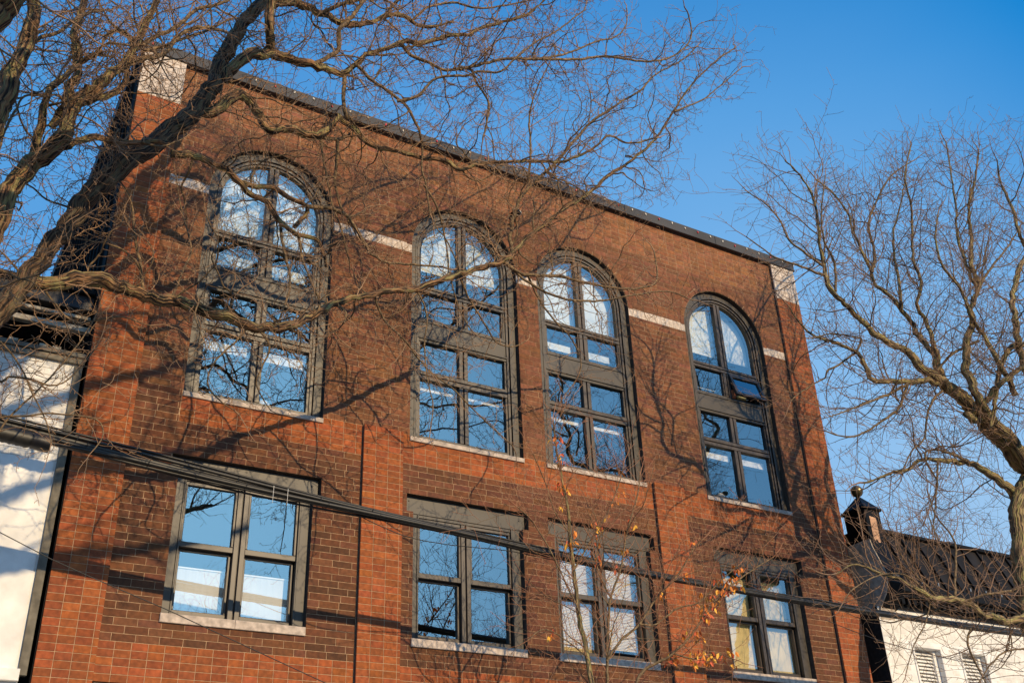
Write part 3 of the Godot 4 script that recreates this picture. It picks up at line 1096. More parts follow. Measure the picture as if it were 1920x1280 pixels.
func wander(from: Vector3, dir: Vector3, length: float, r0: float, called := "limb", kink := 0.22, lift := 0.04) -> void:
	var a := []
	var q := from
	var d := dir.normalized()
	for s in 10:
		a.append_array([q.x, q.y, q.z, lerpf(r0, minf(0.007, r0 * 0.5), s / 9.0)])
		d = (d + shake() * kink + Vector3(0, lift, 0)).normalized()
		q += d * length / 9.0
	limb(called, a)

func shake() -> Vector3:
	return Vector3(rng.randf_range(-1, 1), rng.randf_range(-1, 1), rng.randf_range(-1, 1))

func twig(p0: Vector3, dir: Vector3, length: float, r0: float, level: int, style: Dictionary) -> void:
	var n := maxi(3, int(length / style.step))
	var st := length / n
	var p := PackedVector3Array([p0])
	var r := PackedFloat32Array([r0])
	var d := dir.normalized()
	var q := p0
	for k in n:
		d = (d + shake() * style.kink + Vector3(0, style.lift, 0) * (1.0 if level < 2 else 0.5)).normalized()
		q += d * st
		p.append(q)
		r.append(maxf(0.003, r0 * (1.0 - 0.65 * (k + 1) / n)))
		var rr := r[k + 1]
		if level > 0 and k > 0 and rng.randf() < style.fork:
			var side := d.cross(shake()).normalized()
			twig(q, d * rng.randf_range(0.4, 0.9) + side, length * rng.randf_range(0.3, 0.65), rr * 0.75, level - 1, style)
		if rng.randf() < style.spur:
			var side := d.cross(shake()).normalized()
			var e := q + (side + d * 0.4) * rng.randf_range(0.015, 0.05)
			twigs.tube(PackedVector3Array([q, e, e + (side * 0.3 + d) * 0.012]), PackedFloat32Array([rr * 0.8, 0.0034, 0.002]), 3)
	twigs.tube(p, r, 3 if r0 < 0.006 else 4)

func clothe(style: Dictionary) -> void:
	# twigs along every traced limb
	for l in limbs:
		var p: PackedVector3Array = l[0]
		var r: PackedFloat32Array = l[1]
		var run := rng.randf() * 0.2
		for k in range(1, p.size()):
			run += p[k].distance_to(p[k - 1])
			var gap: float = style.gap if r[k] < 0.035 else style.biggap
			if run < gap * rng.randf_range(0.5, 1.5):
				continue
			run = 0.0
			if r[k] > style.bare:
				continue
			var d := (p[k] - p[k - 1]).normalized()
			var side := (d.cross(shake()).normalized() + Vector3(0, style.up, 0)).normalized()
			var thick := minf(r[k] * 0.55, rng.randf_range(0.004, style.thick))
			var long: float = rng.randf_range(0.35, 1.0) * style.long * (0.6 + thick / 0.012)
			twig(p[k] + side * r[k] * 0.7, side + d * rng.randf_range(0.1, 0.9), long, thick, 2, style)
		var last := p.size() - 1
		if r[last] < 0.02:
			var d := (p[last] - p[last - 1]).normalized()
			twig(p[last], d, 0.5 * style.long, maxf(r[last] * 0.9, 0.004), 2, style)

func trunk(a: Array) -> void:
	limb("trunk", a)
	limbs.pop_back()

func left_tree() -> void:
	tree = thing("gnarled_street_tree", "big gnarled bare tree with mossy limbs crossing the left of the facade", "tree", Vector3(-0.55, 0, 3.3), "bare street trees along the kerb")
	tree_bark = M.shadedbark
	limbs = []
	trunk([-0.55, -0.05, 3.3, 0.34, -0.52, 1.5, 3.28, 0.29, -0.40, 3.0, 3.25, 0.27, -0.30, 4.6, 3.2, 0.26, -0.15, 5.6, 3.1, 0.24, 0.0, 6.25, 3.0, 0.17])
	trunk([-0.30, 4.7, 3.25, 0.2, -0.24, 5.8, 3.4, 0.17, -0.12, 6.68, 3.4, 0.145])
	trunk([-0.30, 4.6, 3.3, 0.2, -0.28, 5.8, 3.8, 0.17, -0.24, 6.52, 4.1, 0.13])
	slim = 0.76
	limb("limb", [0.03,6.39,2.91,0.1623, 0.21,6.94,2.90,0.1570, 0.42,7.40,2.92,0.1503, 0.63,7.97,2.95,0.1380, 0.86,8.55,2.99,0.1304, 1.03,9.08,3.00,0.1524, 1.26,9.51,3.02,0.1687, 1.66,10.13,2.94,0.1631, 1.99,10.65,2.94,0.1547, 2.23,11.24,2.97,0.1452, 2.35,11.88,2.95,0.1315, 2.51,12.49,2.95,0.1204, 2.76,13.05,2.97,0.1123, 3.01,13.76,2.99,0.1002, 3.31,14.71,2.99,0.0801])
	slim = 0.9
	tree_bark = M.bark
	limb("limb", [0.59,7.81,2.89,0.0858, 0.92,7.93,2.88,0.0963, 1.27,8.11,2.84,0.1016, 1.59,8.09,2.82,0.0847, 1.96,8.05,2.82,0.0797, 2.34,8.11,2.74,0.0751, 2.65,8.09,2.76,0.0790, 3.00,8.07,2.70,0.0738, 3.27,8.08,2.67,0.0650, 3.59,8.17,2.71,0.0691, 3.96,8.49,2.61,0.0576, 4.18,8.73,2.56,0.0553, 4.46,8.88,2.59,0.0490, 4.92,9.11,2.58,0.0430, 5.44,9.37,2.50,0.0517, 5.82,9.59,2.55,0.0488, 6.20,9.86,2.50,0.0461, 6.61,10.14,2.40,0.0473, 6.93,10.33,2.41,0.0520, 7.11,10.53,2.40,0.0445])
	limb("branch", [7.04,10.47,2.39,0.0403, 7.32,10.82,2.44,0.0382, 7.65,11.20,2.48,0.0361, 8.07,11.65,2.49,0.0340, 8.58,12.13,2.45,0.0320, 9.05,12.69,2.44,0.0299, 9.57,13.20,2.48,0.0275, 10.11,13.82,2.55,0.0250, 10.69,14.77,2.57,0.0225, 11.23,15.63,2.60,0.0198, 11.98,16.55,2.63,0.0169, 12.54,17.13,2.62,0.0136])
	limb("branch", [10.67,14.70,2.58,0.0198, 11.31,15.16,2.69,0.0168, 11.70,15.58,2.78,0.0137, 12.41,16.37,2.85,0.0106])
	limb("branch", [7.09,10.49,2.40,0.0364, 7.06,10.85,2.41,0.0343, 7.13,11.24,2.47,0.0323, 7.28,11.65,2.53,0.0302, 7.85,12.39,2.57,0.0287, 8.21,12.93,2.63,0.0268, 8.58,13.46,2.71,0.0247, 9.00,13.90,2.82,0.0224, 9.64,14.53,2.87,0.0203, 9.99,15.02,2.90,0.0178, 10.70,15.69,2.90,0.0155, 11.10,16.20,2.96,0.0128])
	limb("branch", [7.32,11.70,2.47,0.0252, 7.38,11.86,2.53,0.0224, 7.36,12.64,2.67,0.0197, 7.35,13.07,2.68,0.0169, 7.48,13.65,2.70,0.0141, 7.78,14.43,2.75,0.0113])
	limb("branch", [6.95,10.33,2.38,0.0321, 7.25,10.20,2.42,0.0296, 8.06,10.42,2.34,0.0281, 8.34,10.40,2.37,0.0256, 8.77,10.51,2.28,0.0234, 9.33,10.60,2.28,0.0211, 9.84,10.81,2.29,0.0188, 10.03,11.05,2.26,0.0162, 10.07,11.61,2.22,0.0137])
	limb("branch", [6.98,10.30,2.40,0.0240, 7.43,10.04,2.42,0.0218, 7.91,9.87,2.55,0.0195, 8.65,10.07,2.50,0.0177, 9.08,10.20,2.64,0.0154, 9.89,10.54,2.61,0.0134, 10.24,10.44,2.71,0.0109])
	limb("limb", [2.36,11.40,3.02,0.0906, 2.40,11.54,3.04,0.0840, 2.61,11.83,3.09,0.0853, 2.88,12.09,3.07,0.0941, 3.11,12.14,3.03,0.0696, 3.47,12.08,3.15,0.0624, 3.88,12.16,3.07,0.0524, 4.10,12.33,3.11,0.0454, 4.20,12.51,3.14,0.0419, 4.38,12.70,3.19,0.0423, 4.66,12.90,3.25,0.0389, 4.88,13.11,3.24,0.0434, 5.14,13.22,3.19,0.0400, 5.44,13.43,3.24,0.0365, 5.73,13.58,3.32,0.0327, 5.90,13.64,3.34,0.0329, 6.03,13.81,3.35,0.0290, 6.62,14.34,3.29,0.0300, 6.95,14.57,3.36,0.0261, 7.23,14.93,3.41,0.0221, 7.62,15.55,3.45,0.0181])
	limb("limb", [2.90,12.11,3.05,0.0689, 2.82,12.25,3.28,0.0659, 2.75,12.58,3.43,0.0635, 2.67,13.12,3.55,0.0617])
	limb("branch", [3.50,12.09,3.15,0.0368, 3.71,12.30,3.17,0.0360, 3.85,12.47,3.19,0.0351, 3.80,12.70,3.29,0.0338, 3.85,12.85,3.34,0.0327, 4.03,13.18,3.37,0.0319, 4.16,13.61,3.43,0.0311])
	limb("branch", [4.00,12.23,3.05,0.0339, 4.02,11.88,3.03,0.0324, 4.04,11.60,3.01,0.0309, 4.13,11.53,2.95,0.0298])
	limb("branch", [4.13,12.34,3.18,0.0302, 4.33,12.19,3.18,0.0284, 4.62,12.22,3.05,0.0269, 4.92,12.20,2.97,0.0253, 5.09,12.01,2.98,0.0233, 5.27,11.82,2.88,0.0215, 5.39,11.66,2.76,0.0196, 5.41,11.35,2.69,0.0175, 5.49,11.01,2.69,0.0154, 5.58,10.60,2.63,0.0134])
	limb("branch", [4.75,12.91,3.33,0.0311, 4.95,12.87,3.24,0.0292, 5.25,12.86,3.24,0.0272, 5.50,12.79,3.27,0.0251, 5.98,13.14,3.16,0.0235, 6.12,12.90,3.14,0.0212, 6.28,12.57,3.20,0.0187, 6.26,12.17,3.16,0.0163, 6.22,11.87,3.10,0.0139])
	limb("branch", [4.83,12.06,3.06,0.0269, 5.09,12.18,3.18,0.0255, 5.23,12.39,3.24,0.0242, 5.40,12.59,3.30,0.0228, 5.88,12.86,3.26,0.0218, 6.07,12.99,3.30,0.0203, 6.35,13.01,3.43,0.0187, 6.66,13.41,3.50,0.0174, 6.97,13.82,3.54,0.0160, 7.42,14.30,3.52,0.0147, 8.02,15.07,3.55,0.0135])
	limb("branch", [5.73,12.88,3.30,0.0280, 6.33,13.30,3.34,0.0268, 6.68,13.41,3.46,0.0249, 7.71,13.84,3.49,0.0238, 8.54,14.30,3.48,0.0224, 9.15,14.35,3.62,0.0204, 9.83,14.80,3.61,0.0186, 10.27,15.39,3.65,0.0167, 10.20,15.82,3.77,0.0144, 10.04,15.89,3.85,0.0119])
	limb("branch", [7.01,13.59,3.40,0.0211, 7.54,13.99,3.31,0.0200, 8.02,14.37,3.33,0.0185, 8.42,14.75,3.30,0.0171, 8.94,15.21,3.19,0.0156, 9.27,15.74,3.13,0.0140, 9.32,16.16,3.12,0.0122])
	limb("limb", [2.14,10.86,2.95,0.0817, 2.30,10.91,2.97,0.0788, 2.46,11.13,2.93,0.0765, 2.63,11.41,2.87,0.0744, 2.79,11.40,2.78,0.0716, 2.92,11.27,2.76,0.0681, 3.09,11.03,2.81,0.0641, 3.37,11.20,2.73,0.0617, 3.66,11.30,2.65,0.0591, 3.85,11.34,2.67,0.0557, 3.98,11.57,2.65,0.0527, 4.09,11.83,2.63,0.0496])
	limb("branch", [4.09,11.81,2.63,0.0457, 4.32,11.66,2.65,0.0433, 4.67,11.47,2.64,0.0411, 5.05,11.46,2.72,0.0389, 5.42,11.54,2.66,0.0370, 5.76,11.54,2.78,0.0346, 5.99,11.43,2.79,0.0322, 6.26,11.64,2.77,0.0301, 6.78,11.86,2.84,0.0280, 7.71,12.23,2.81,0.0264, 7.94,12.30,2.88,0.0238, 8.40,12.67,2.96,0.0215, 8.73,13.04,2.98,0.0190, 9.19,13.11,2.92,0.0164, 9.72,13.36,3.02,0.0138])
	limb("branch", [3.83,11.38,2.59,0.0336, 4.06,11.37,2.62,0.0300, 4.24,11.52,2.56,0.0266, 4.34,11.67,2.52,0.0231])
	limb("branch", [4.13,11.38,2.64,0.0301, 4.17,11.12,2.52,0.0263, 4.20,10.83,2.41,0.0225, 4.30,10.53,2.36,0.0186, 4.47,10.23,2.35,0.0148])
	limb("branch", [3.87,11.35,2.61,0.0224, 3.94,11.09,2.57,0.0201, 4.06,10.85,2.44,0.0179, 4.21,10.52,2.32,0.0156, 4.36,10.11,2.33,0.0133, 4.57,9.74,2.16,0.0111])
	limb("limb", [1.90,10.08,2.90,0.0559, 2.03,10.12,2.90,0.0537, 2.21,10.19,2.84,0.0518, 2.46,10.27,2.71,0.0502, 2.67,10.18,2.73,0.0477, 2.81,10.05,2.72,0.0451, 3.03,10.05,2.60,0.0430, 3.23,10.04,2.54,0.0407, 3.36,9.85,2.56,0.0379, 3.51,9.74,2.52,0.0353, 3.76,9.77,2.40,0.0332, 3.98,9.82,2.36,0.0308, 4.07,9.71,2.37,0.0280, 4.17,9.43,2.34,0.0251])
	limb("branch", [2.82,10.15,2.65,0.0414, 3.08,10.23,2.55,0.0401, 3.31,10.34,2.50,0.0387, 3.50,10.21,2.55,0.0366, 3.68,10.22,2.53,0.0348, 3.80,10.20,2.46,0.0330, 3.79,10.09,2.42,0.0309, 3.67,9.88,2.40,0.0285])
	limb("branch", [3.76,10.17,2.51,0.0359, 4.09,10.32,2.43,0.0339, 4.35,10.28,2.48,0.0313, 4.48,10.14,2.47,0.0285, 4.67,10.01,2.36,0.0259, 4.82,9.83,2.35,0.0232, 5.07,9.74,2.40,0.0204, 5.49,9.90,2.29,0.0181, 5.94,9.98,2.32,0.0154])
	limb("branch", [3.46,9.83,2.45,0.0247, 3.53,9.53,2.42,0.0228, 3.60,9.30,2.39,0.0209, 3.65,9.14,2.41,0.0191, 3.65,8.86,2.46,0.0171, 3.57,8.51,2.51,0.0152, 3.51,8.25,2.54,0.0133])
	limb("branch", [3.75,9.80,2.36,0.0214, 3.83,9.51,2.32,0.0188, 3.94,9.18,2.37,0.0162, 4.12,8.95,2.27,0.0138, 4.26,8.70,2.19,0.0113, 4.48,8.41,2.25,0.0088])
	limb("limb", [2.81,13.05,3.00,0.0748, 3.10,13.17,3.07,0.0680, 3.40,13.29,3.01,0.0614, 3.53,13.24,3.03,0.0577, 3.70,13.14,3.12,0.0499, 3.88,13.02,3.17,0.0536, 4.14,13.18,3.13,0.0466, 4.35,13.32,3.13,0.0432, 4.54,13.51,3.17,0.0397, 4.76,13.57,3.25,0.0359, 4.96,13.48,3.29,0.0319, 5.32,13.63,3.23,0.0244, 5.64,13.84,3.29,0.0206])
	limb("branch", [3.58,13.17,3.07,0.0383, 3.82,13.29,3.27,0.0333, 4.28,13.59,3.35,0.0287, 4.72,13.74,3.50,0.0237])
	limb("branch", [4.54,13.51,3.17,0.0318, 4.63,13.69,3.32,0.0258, 4.84,13.89,3.52,0.0199])
	limb("branch", [4.94,13.53,3.24,0.0240, 5.18,13.88,3.30,0.0220, 5.63,14.21,3.32,0.0201, 6.00,14.11,3.50,0.0176, 6.60,14.52,3.49,0.0157, 7.13,14.78,3.65,0.0134, 7.88,15.11,3.66,0.0112])
	limb("limb", [-0.12,6.66,3.43,0.1267, -0.01,7.25,3.44,0.1204, 0.12,7.81,3.47,0.1187, 0.20,8.17,3.49,0.1099, 0.23,8.46,3.49,0.1058, 0.27,8.68,3.51,0.1125, 0.33,8.84,3.55,0.1133, 0.46,9.02,3.62,0.1029, 0.56,9.15,3.67,0.0978, 0.63,9.30,3.70,0.0869, 0.64,9.58,3.71,0.0879, 0.69,9.73,3.74,0.0767, 0.80,9.92,3.78,0.0714, 0.91,10.11,3.80,0.0662, 1.02,10.35,3.82,0.0549, 1.13,10.64,3.83,0.0495, 1.19,11.01,3.88,0.0439, 1.25,11.27,3.91,0.0412, 1.26,11.77,3.95,0.0355])
	limb("branch", [0.62,9.22,3.55,0.0437, 0.80,9.43,3.47,0.0421, 0.96,9.61,3.39,0.0404, 1.14,9.61,3.40,0.0381, 1.36,9.68,3.41,0.0359, 1.59,9.86,3.31,0.0341, 1.76,9.94,3.26,0.0319])
	limb("branch", [0.64,9.62,3.63,0.0649, 0.55,9.89,3.63,0.0610, 0.59,10.14,3.69,0.0569, 0.58,10.30,3.75,0.0526, 0.48,10.55,3.89,0.0479, 0.49,10.77,3.98,0.0436, 0.48,11.27,4.03,0.0398])
	limb("branch", [0.37,8.99,3.49,0.0631, 0.36,9.13,3.54,0.0579, 0.37,9.37,3.59,0.0529, 0.35,9.58,3.68,0.0477, 0.36,9.71,3.76,0.0423, 0.47,9.98,3.82,0.0374, 0.60,10.15,3.88,0.0322, 0.78,10.33,3.99,0.0269])
	limb("branch", [0.70,9.78,3.64,0.0506, 0.85,9.93,3.65,0.0470, 1.02,10.13,3.61,0.0436, 1.11,10.32,3.61,0.0399, 1.12,10.54,3.64,0.0358, 1.12,10.82,3.69,0.0318, 1.03,10.98,3.72,0.0275, 0.86,10.94,3.67,0.0231, 0.80,10.77,3.67,0.0186])
	limb("branch", [0.47,9.40,3.58,0.0466, 0.52,9.58,3.65,0.0449, 0.68,9.82,3.76,0.0434, 0.73,9.93,3.83,0.0415])
	limb("branch", [1.02,10.34,3.83,0.0365, 1.23,10.66,3.70,0.0338, 1.45,10.85,3.65,0.0306, 1.68,11.38,3.63,0.0276, 1.90,11.59,3.61,0.0241, 2.23,11.80,3.46,0.0206])
	limb("branch", [1.08,10.57,3.83,0.0308, 1.29,10.97,3.73,0.0292, 1.57,11.37,3.68,0.0274, 1.76,11.74,3.68,0.0253, 2.10,12.06,3.68,0.0232, 2.30,12.47,3.61,0.0210])
	limb("branch", [1.23,10.82,3.68,0.0253, 1.50,11.10,3.59,0.0227, 1.70,11.33,3.58,0.0198, 1.99,11.68,3.51,0.0169, 2.33,12.22,3.36,0.0141])
	limb("limb", [-0.24,6.54,4.05,0.1148, -0.19,7.76,4.20,0.1148, -0.08,8.62,4.22,0.1137, -0.05,8.85,4.26,0.1084, -0.03,9.08,4.29,0.1030, -0.03,9.35,4.31,0.0976, 0.02,9.59,4.36,0.0920, 0.03,9.81,4.40,0.0860, 0.03,10.01,4.46,0.0798, -0.01,10.18,4.56,0.0731, -0.10,10.52,4.64,0.0668])
	limb("branch", [0.03,9.75,4.26,0.0278, 0.17,10.04,4.22,0.0248, 0.31,10.21,4.19,0.0216, 0.48,10.61,4.12,0.0185, 0.70,10.93,3.97,0.0153])
	limb("branch", [0.02,8.47,4.03,0.0160, 0.05,8.93,4.00,0.0150, 0.10,9.26,3.95,0.0139, 0.14,9.46,3.90,0.0127, 0.29,9.61,3.81,0.0115])
	limb("branch", [0.25,6.53,3.28,0.0155, 0.55,6.43,3.33,0.0143, 0.60,6.48,3.36,0.0131, 0.81,6.47,3.42,0.0118, 0.96,6.39,3.52,0.0104, 1.09,6.46,3.52,0.0092, 1.22,6.66,3.53,0.0080, 1.33,6.90,3.56,0.0068])
	limb("branch", [0.36,5.87,3.41,0.0125, 0.61,6.02,3.41,0.0119, 0.84,6.03,3.55,0.0111, 0.97,6.08,3.56,0.0104, 1.19,6.11,3.56,0.0097, 1.42,6.05,3.70,0.0089, 1.50,5.97,3.70,0.0081, 1.50,5.85,3.73,0.0072, 1.43,5.69,3.78,0.0063])
	limb("branch", [0.53,5.61,3.19,0.0126, 0.68,6.10,3.15,0.0118, 0.87,6.43,3.16,0.0107, 1.06,6.79,3.13,0.0096, 1.22,7.17,3.08,0.0085, 1.32,7.48,3.04,0.0072])
	limb("branch", [0.22,6.95,3.26,0.0132, 0.46,6.82,3.40,0.0118, 0.70,6.59,3.37,0.0105, 0.84,6.27,3.52,0.0090, 1.00,6.02,3.52,0.0077, 1.08,5.79,3.56,0.0064])
	limb("branch", [1.82,8.13,2.76,0.0246, 1.76,8.41,2.79,0.0216, 1.62,8.75,2.89,0.0186, 1.56,9.10,2.84,0.0157, 1.48,9.35,2.83,0.0127, 1.33,9.47,2.92,0.0094])
	limb("branch", [1.78,8.39,2.76,0.0155, 1.61,8.48,2.90,0.0134, 1.48,8.53,2.93,0.0114, 1.28,8.56,2.90,0.0095, 0.92,8.43,3.05,0.0074])
	limb("branch", [2.15,8.13,2.84,0.0155, 2.22,8.49,2.83,0.0142, 2.29,8.81,2.80,0.0128, 2.23,9.17,2.71,0.0114, 2.11,9.50,2.70,0.0098, 2.00,9.88,2.75,0.0083])
	limb("branch", [3.21,8.09,2.66,0.0162, 3.38,7.83,2.70,0.0141, 3.32,7.55,2.65,0.0120, 3.29,7.36,2.59,0.0099, 3.49,7.18,2.45,0.0080])
	limb("branch", [3.14,8.11,2.65,0.0162, 2.96,7.80,2.70,0.0143, 2.72,7.42,2.77,0.0123, 2.68,7.13,2.78,0.0107, 2.81,6.93,2.85,0.0091, 2.97,6.79,2.95,0.0075])
	limb("branch", [4.78,9.07,2.55,0.0178, 5.01,8.80,2.40,0.0164, 5.31,8.52,2.45,0.0149, 5.70,8.28,2.30,0.0136, 6.09,8.03,2.34,0.0121, 6.55,7.76,2.25,0.0107, 7.11,7.47,2.15,0.0093])
	limb("branch", [5.45,9.40,2.46,0.0148, 5.57,8.94,2.57,0.0133, 5.54,8.53,2.55,0.0118, 5.60,8.07,2.51,0.0104, 5.63,7.56,2.63,0.0089, 5.60,7.25,2.63,0.0075])
	limb("branch", [6.14,9.87,2.44,0.0192, 6.39,9.58,2.29,0.0172, 6.59,9.26,2.32,0.0149, 6.87,9.04,2.20,0.0129, 7.19,9.07,2.12,0.0109, 7.45,9.24,2.10,0.0088])
	limb("branch", [7.41,10.28,2.32,0.0203, 7.65,9.98,2.21,0.0181, 7.88,9.63,2.27,0.0157, 8.30,9.44,2.13,0.0136, 8.39,8.98,2.16,0.0112, 8.09,8.48,2.13,0.0087])
	limb("branch", [5.49,11.12,2.61,0.0195, 5.74,10.80,2.56,0.0173, 5.93,10.37,2.44,0.0151, 5.99,9.73,2.47,0.0126, 6.22,9.34,2.31,0.0105, 6.40,9.03,2.33,0.0083])
	# unseen street side of the crown; thick limb laid to shade the first limb
	limb("limb", [-0.30, 4.6, 3.3, 0.22, -0.6, 6.5, 4.4, 0.21, -0.5, 8.4, 5.6, 0.20, 0.4, 9.8, 6.2, 0.20, 1.2, 10.15, 6.4, 0.20, 1.72, 10.46, 6.4, 0.20, 1.95, 10.9, 6.4, 0.20, 2.35, 11.5, 6.4, 0.19, 2.68, 12.03, 6.4, 0.19, 2.92, 12.62, 6.4, 0.18, 3.04, 13.26, 6.4, 0.17, 3.2, 13.87, 6.4, 0.15, 3.45, 14.5, 6.4, 0.12])
	for q in [[Vector3(-0.3, 8.6, 5.4), Vector3(0.0, 0.7, 0.8), 3.6], [Vector3(0.5, 9.85, 6.25), Vector3(0.2, 0.6, 0.7), 3.2], [Vector3(1.75, 10.5, 6.4), Vector3(0.8, 0.5, 0.1), 3.4], [Vector3(2.35, 11.5, 6.4), Vector3(0.9, 0.7, 0.5), 3.4], [Vector3(2.9, 12.6, 6.4), Vector3(0.8, 0.8, -0.2), 3.2], [Vector3(-0.5, 7.5, 4.8), Vector3(-0.6, 0.6, 0.9), 3.5]]:
		wander(q[0], q[1], q[2], 0.06)
	offshoots(0.46, 0.009, 0.019, 1.15, 0.52, 0.0)
	twigs = Geo.new()
	clothe({"gap": 0.135, "biggap": 0.2, "bare": 0.12, "thick": 0.012, "long": 0.9, "step": 0.07, "kink": 0.38, "lift": 0.02, "fork": 0.24, "spur": 0.5, "up": 0.2})
	part("twigs", twigs, M.twig, tree, true)

func right_tree() -> void:
	tree = thing("spreading_street_tree", "tall bare spreading tree at the right edge before the black mansard roof", "tree", Vector3(17.9, 0, 3.3), "bare street trees along the kerb")
	tree_bark = M.bark2
	limbs = []
	trunk([16.90, -0.05, 3.30, 0.330, 16.75, 1.50, 3.30, 0.280, 16.50, 3.20, 3.30, 0.230, 16.27, 4.61, 3.30, 0.190, 16.15, 5.51, 3.30, 0.173, 16.27, 6.13, 3.30, 0.168, 16.41, 6.70, 3.30, 0.162, 16.56, 7.33, 3.30, 0.161, 16.82, 7.81, 3.30, 0.168, 17.28, 8.28, 3.30, 0.172, 17.63, 8.40, 3.30, 0.174])
	limb("limb", [17.67,8.41,3.28,0.1748, 17.45,8.53,3.28,0.1744, 17.04,8.57,3.36,0.1723, 16.68,8.89,3.39,0.1624, 16.46,9.07,3.35,0.1626, 16.24,9.22,3.41,0.1620, 15.89,9.37,3.50,0.1417, 15.63,9.60,3.45,0.1325, 15.36,9.64,3.45,0.1176, 15.08,9.74,3.53,0.0934, 14.58,9.80,3.59,0.0783, 14.50,9.94,3.57,0.0739, 14.28,10.08,3.55,0.0646, 13.73,10.06,3.66,0.0588, 13.41,10.10,3.69,0.0539, 13.24,10.33,3.63,0.0496, 13.02,10.44,3.67,0.0494, 12.60,10.54,3.77,0.0443, 12.42,10.76,3.75,0.0444, 12.47,11.17,3.73,0.0360, 12.38,11.51,3.80,0.0316, 12.36,11.87,3.87,0.0273, 12.43,12.53,3.83,0.0232, 12.17,12.88,3.86,0.0186, 11.76,12.98,3.95,0.0115])
	limb("limb", [17.25,8.16,3.49,0.1231, 16.81,8.61,3.58,0.1155, 16.55,8.82,3.66,0.1078, 16.24,9.01,3.63,0.1005, 15.83,9.17,3.74,0.0923, 15.53,9.36,3.85,0.0846, 15.51,9.89,3.82,0.0787, 15.66,10.43,3.89,0.0726, 15.84,10.83,3.98,0.0660, 15.71,11.01,4.08,0.0585, 16.07,11.57,4.15,0.0522, 16.03,12.00,4.15,0.0451, 16.26,12.71,4.17,0.0384, 16.21,13.27,4.31,0.0309, 16.55,13.97,4.39,0.0236, 16.98,14.83,4.41,0.0161])
	limb("limb", [15.68,9.66,3.36,0.0666, 15.33,10.00,3.39,0.0631, 15.34,10.25,3.40,0.0600, 15.29,10.49,3.34,0.0569, 15.20,10.75,3.25,0.0538, 15.23,10.94,3.22,0.0505, 15.11,11.06,3.23,0.0470, 14.84,11.30,3.26,0.0433, 14.70,11.60,3.16,0.0400, 14.52,11.72,3.11,0.0364, 14.47,12.02,3.14,0.0330, 14.33,12.38,3.15,0.0295, 14.35,12.92,3.04,0.0263, 14.35,13.33,3.02,0.0229, 13.98,13.65,3.08,0.0191, 13.72,13.97,2.96,0.0154])
	limb("branch", [14.43,11.93,3.19,0.0345, 14.62,12.38,3.19,0.0305, 14.74,13.13,3.14,0.0266, 15.27,13.94,3.06,0.0228, 16.00,14.85,3.02,0.0187, 16.82,15.53,3.03,0.0142])
	limb("branch", [12.61,10.70,3.74,0.0267, 12.72,11.29,3.74,0.0233, 12.46,11.62,3.84,0.0193, 12.39,12.12,3.97,0.0154, 12.68,12.96,3.98,0.0117])
	limb("branch", [12.42,11.12,3.75,0.0269, 12.05,11.24,3.77,0.0233, 11.79,11.50,3.68,0.0200, 11.76,11.97,3.58,0.0169, 11.45,12.18,3.61,0.0134, 11.22,12.43,3.48,0.0100])
	limb("branch", [12.39,10.92,3.76,0.0267, 12.12,11.00,3.69,0.0233, 11.77,11.00,3.69,0.0197, 11.52,11.15,3.54,0.0165, 11.44,11.33,3.43,0.0132, 11.04,11.47,3.44,0.0097])
	limb("branch", [14.92,11.23,3.25,0.0391, 14.85,11.28,3.32,0.0345, 14.92,11.74,3.35,0.0304, 14.95,12.23,3.35,0.0262, 14.95,12.81,3.47,0.0218, 15.26,13.55,3.58,0.0176, 15.63,14.42,3.63,0.0132])
	limb("limb", [15.38,9.95,3.40,0.0475, 15.29,10.54,3.47,0.0440, 15.27,10.99,3.44,0.0405, 15.01,11.21,3.53,0.0363, 15.18,11.67,3.61,0.0327, 15.09,12.11,3.64,0.0288, 15.30,12.84,3.62,0.0253, 15.36,13.43,3.71,0.0213, 15.29,14.06,3.79,0.0172, 15.81,15.06,3.78,0.0134])
	limb("branch", [16.05,11.52,4.15,0.0391, 15.99,11.76,4.10,0.0348, 16.07,12.34,4.02,0.0309, 16.01,12.82,4.07,0.0265, 16.19,13.41,4.08,0.0223, 16.59,14.63,3.97,0.0183, 16.62,15.27,4.02,0.0136])
	limb("branch", [16.05,11.52,4.15,0.0293, 16.49,12.06,4.25,0.0249, 16.93,12.50,4.35,0.0203, 17.30,12.93,4.44,0.0154])
	limb("limb", [16.74,8.86,4.19,0.0741, 16.66,9.88,4.19,0.0691, 16.57,10.84,4.33,0.0633, 16.81,11.45,4.30,0.0576, 17.26,12.20,4.33,0.0519, 17.60,12.69,4.38,0.0453, 17.33,12.91,4.50,0.0377, 17.33,13.45,4.53,0.0306, 17.23,14.12,4.52,0.0234, 17.13,14.55,4.64,0.0159])
	limb("branch", [17.38,10.73,4.16,0.0642, 16.95,10.59,4.15,0.0593, 16.58,10.43,4.11,0.0546, 16.30,10.12,4.05,0.0500, 16.22,9.93,3.98,0.0458, 16.10,9.48,3.86,0.0415, 15.86,8.86,3.75,0.0369])
	limb("branch", [16.54,9.54,3.95,0.0568, 16.27,9.86,4.04,0.0520, 16.04,10.16,4.08,0.0473, 16.01,10.57,4.02,0.0431, 15.72,10.74,4.08,0.0381, 15.57,10.91,4.15,0.0333, 15.49,11.37,4.13,0.0288, 15.17,11.72,4.14,0.0240, 15.02,12.21,4.22,0.0193, 15.38,12.94,4.19,0.0149])
	limb("branch", [15.84,9.23,3.54,0.0610, 15.89,9.34,3.74,0.0580, 15.94,9.50,3.96,0.0550, 15.92,9.55,4.16,0.0518, 16.24,9.80,4.34,0.0494, 16.43,9.98,4.55,0.0466])
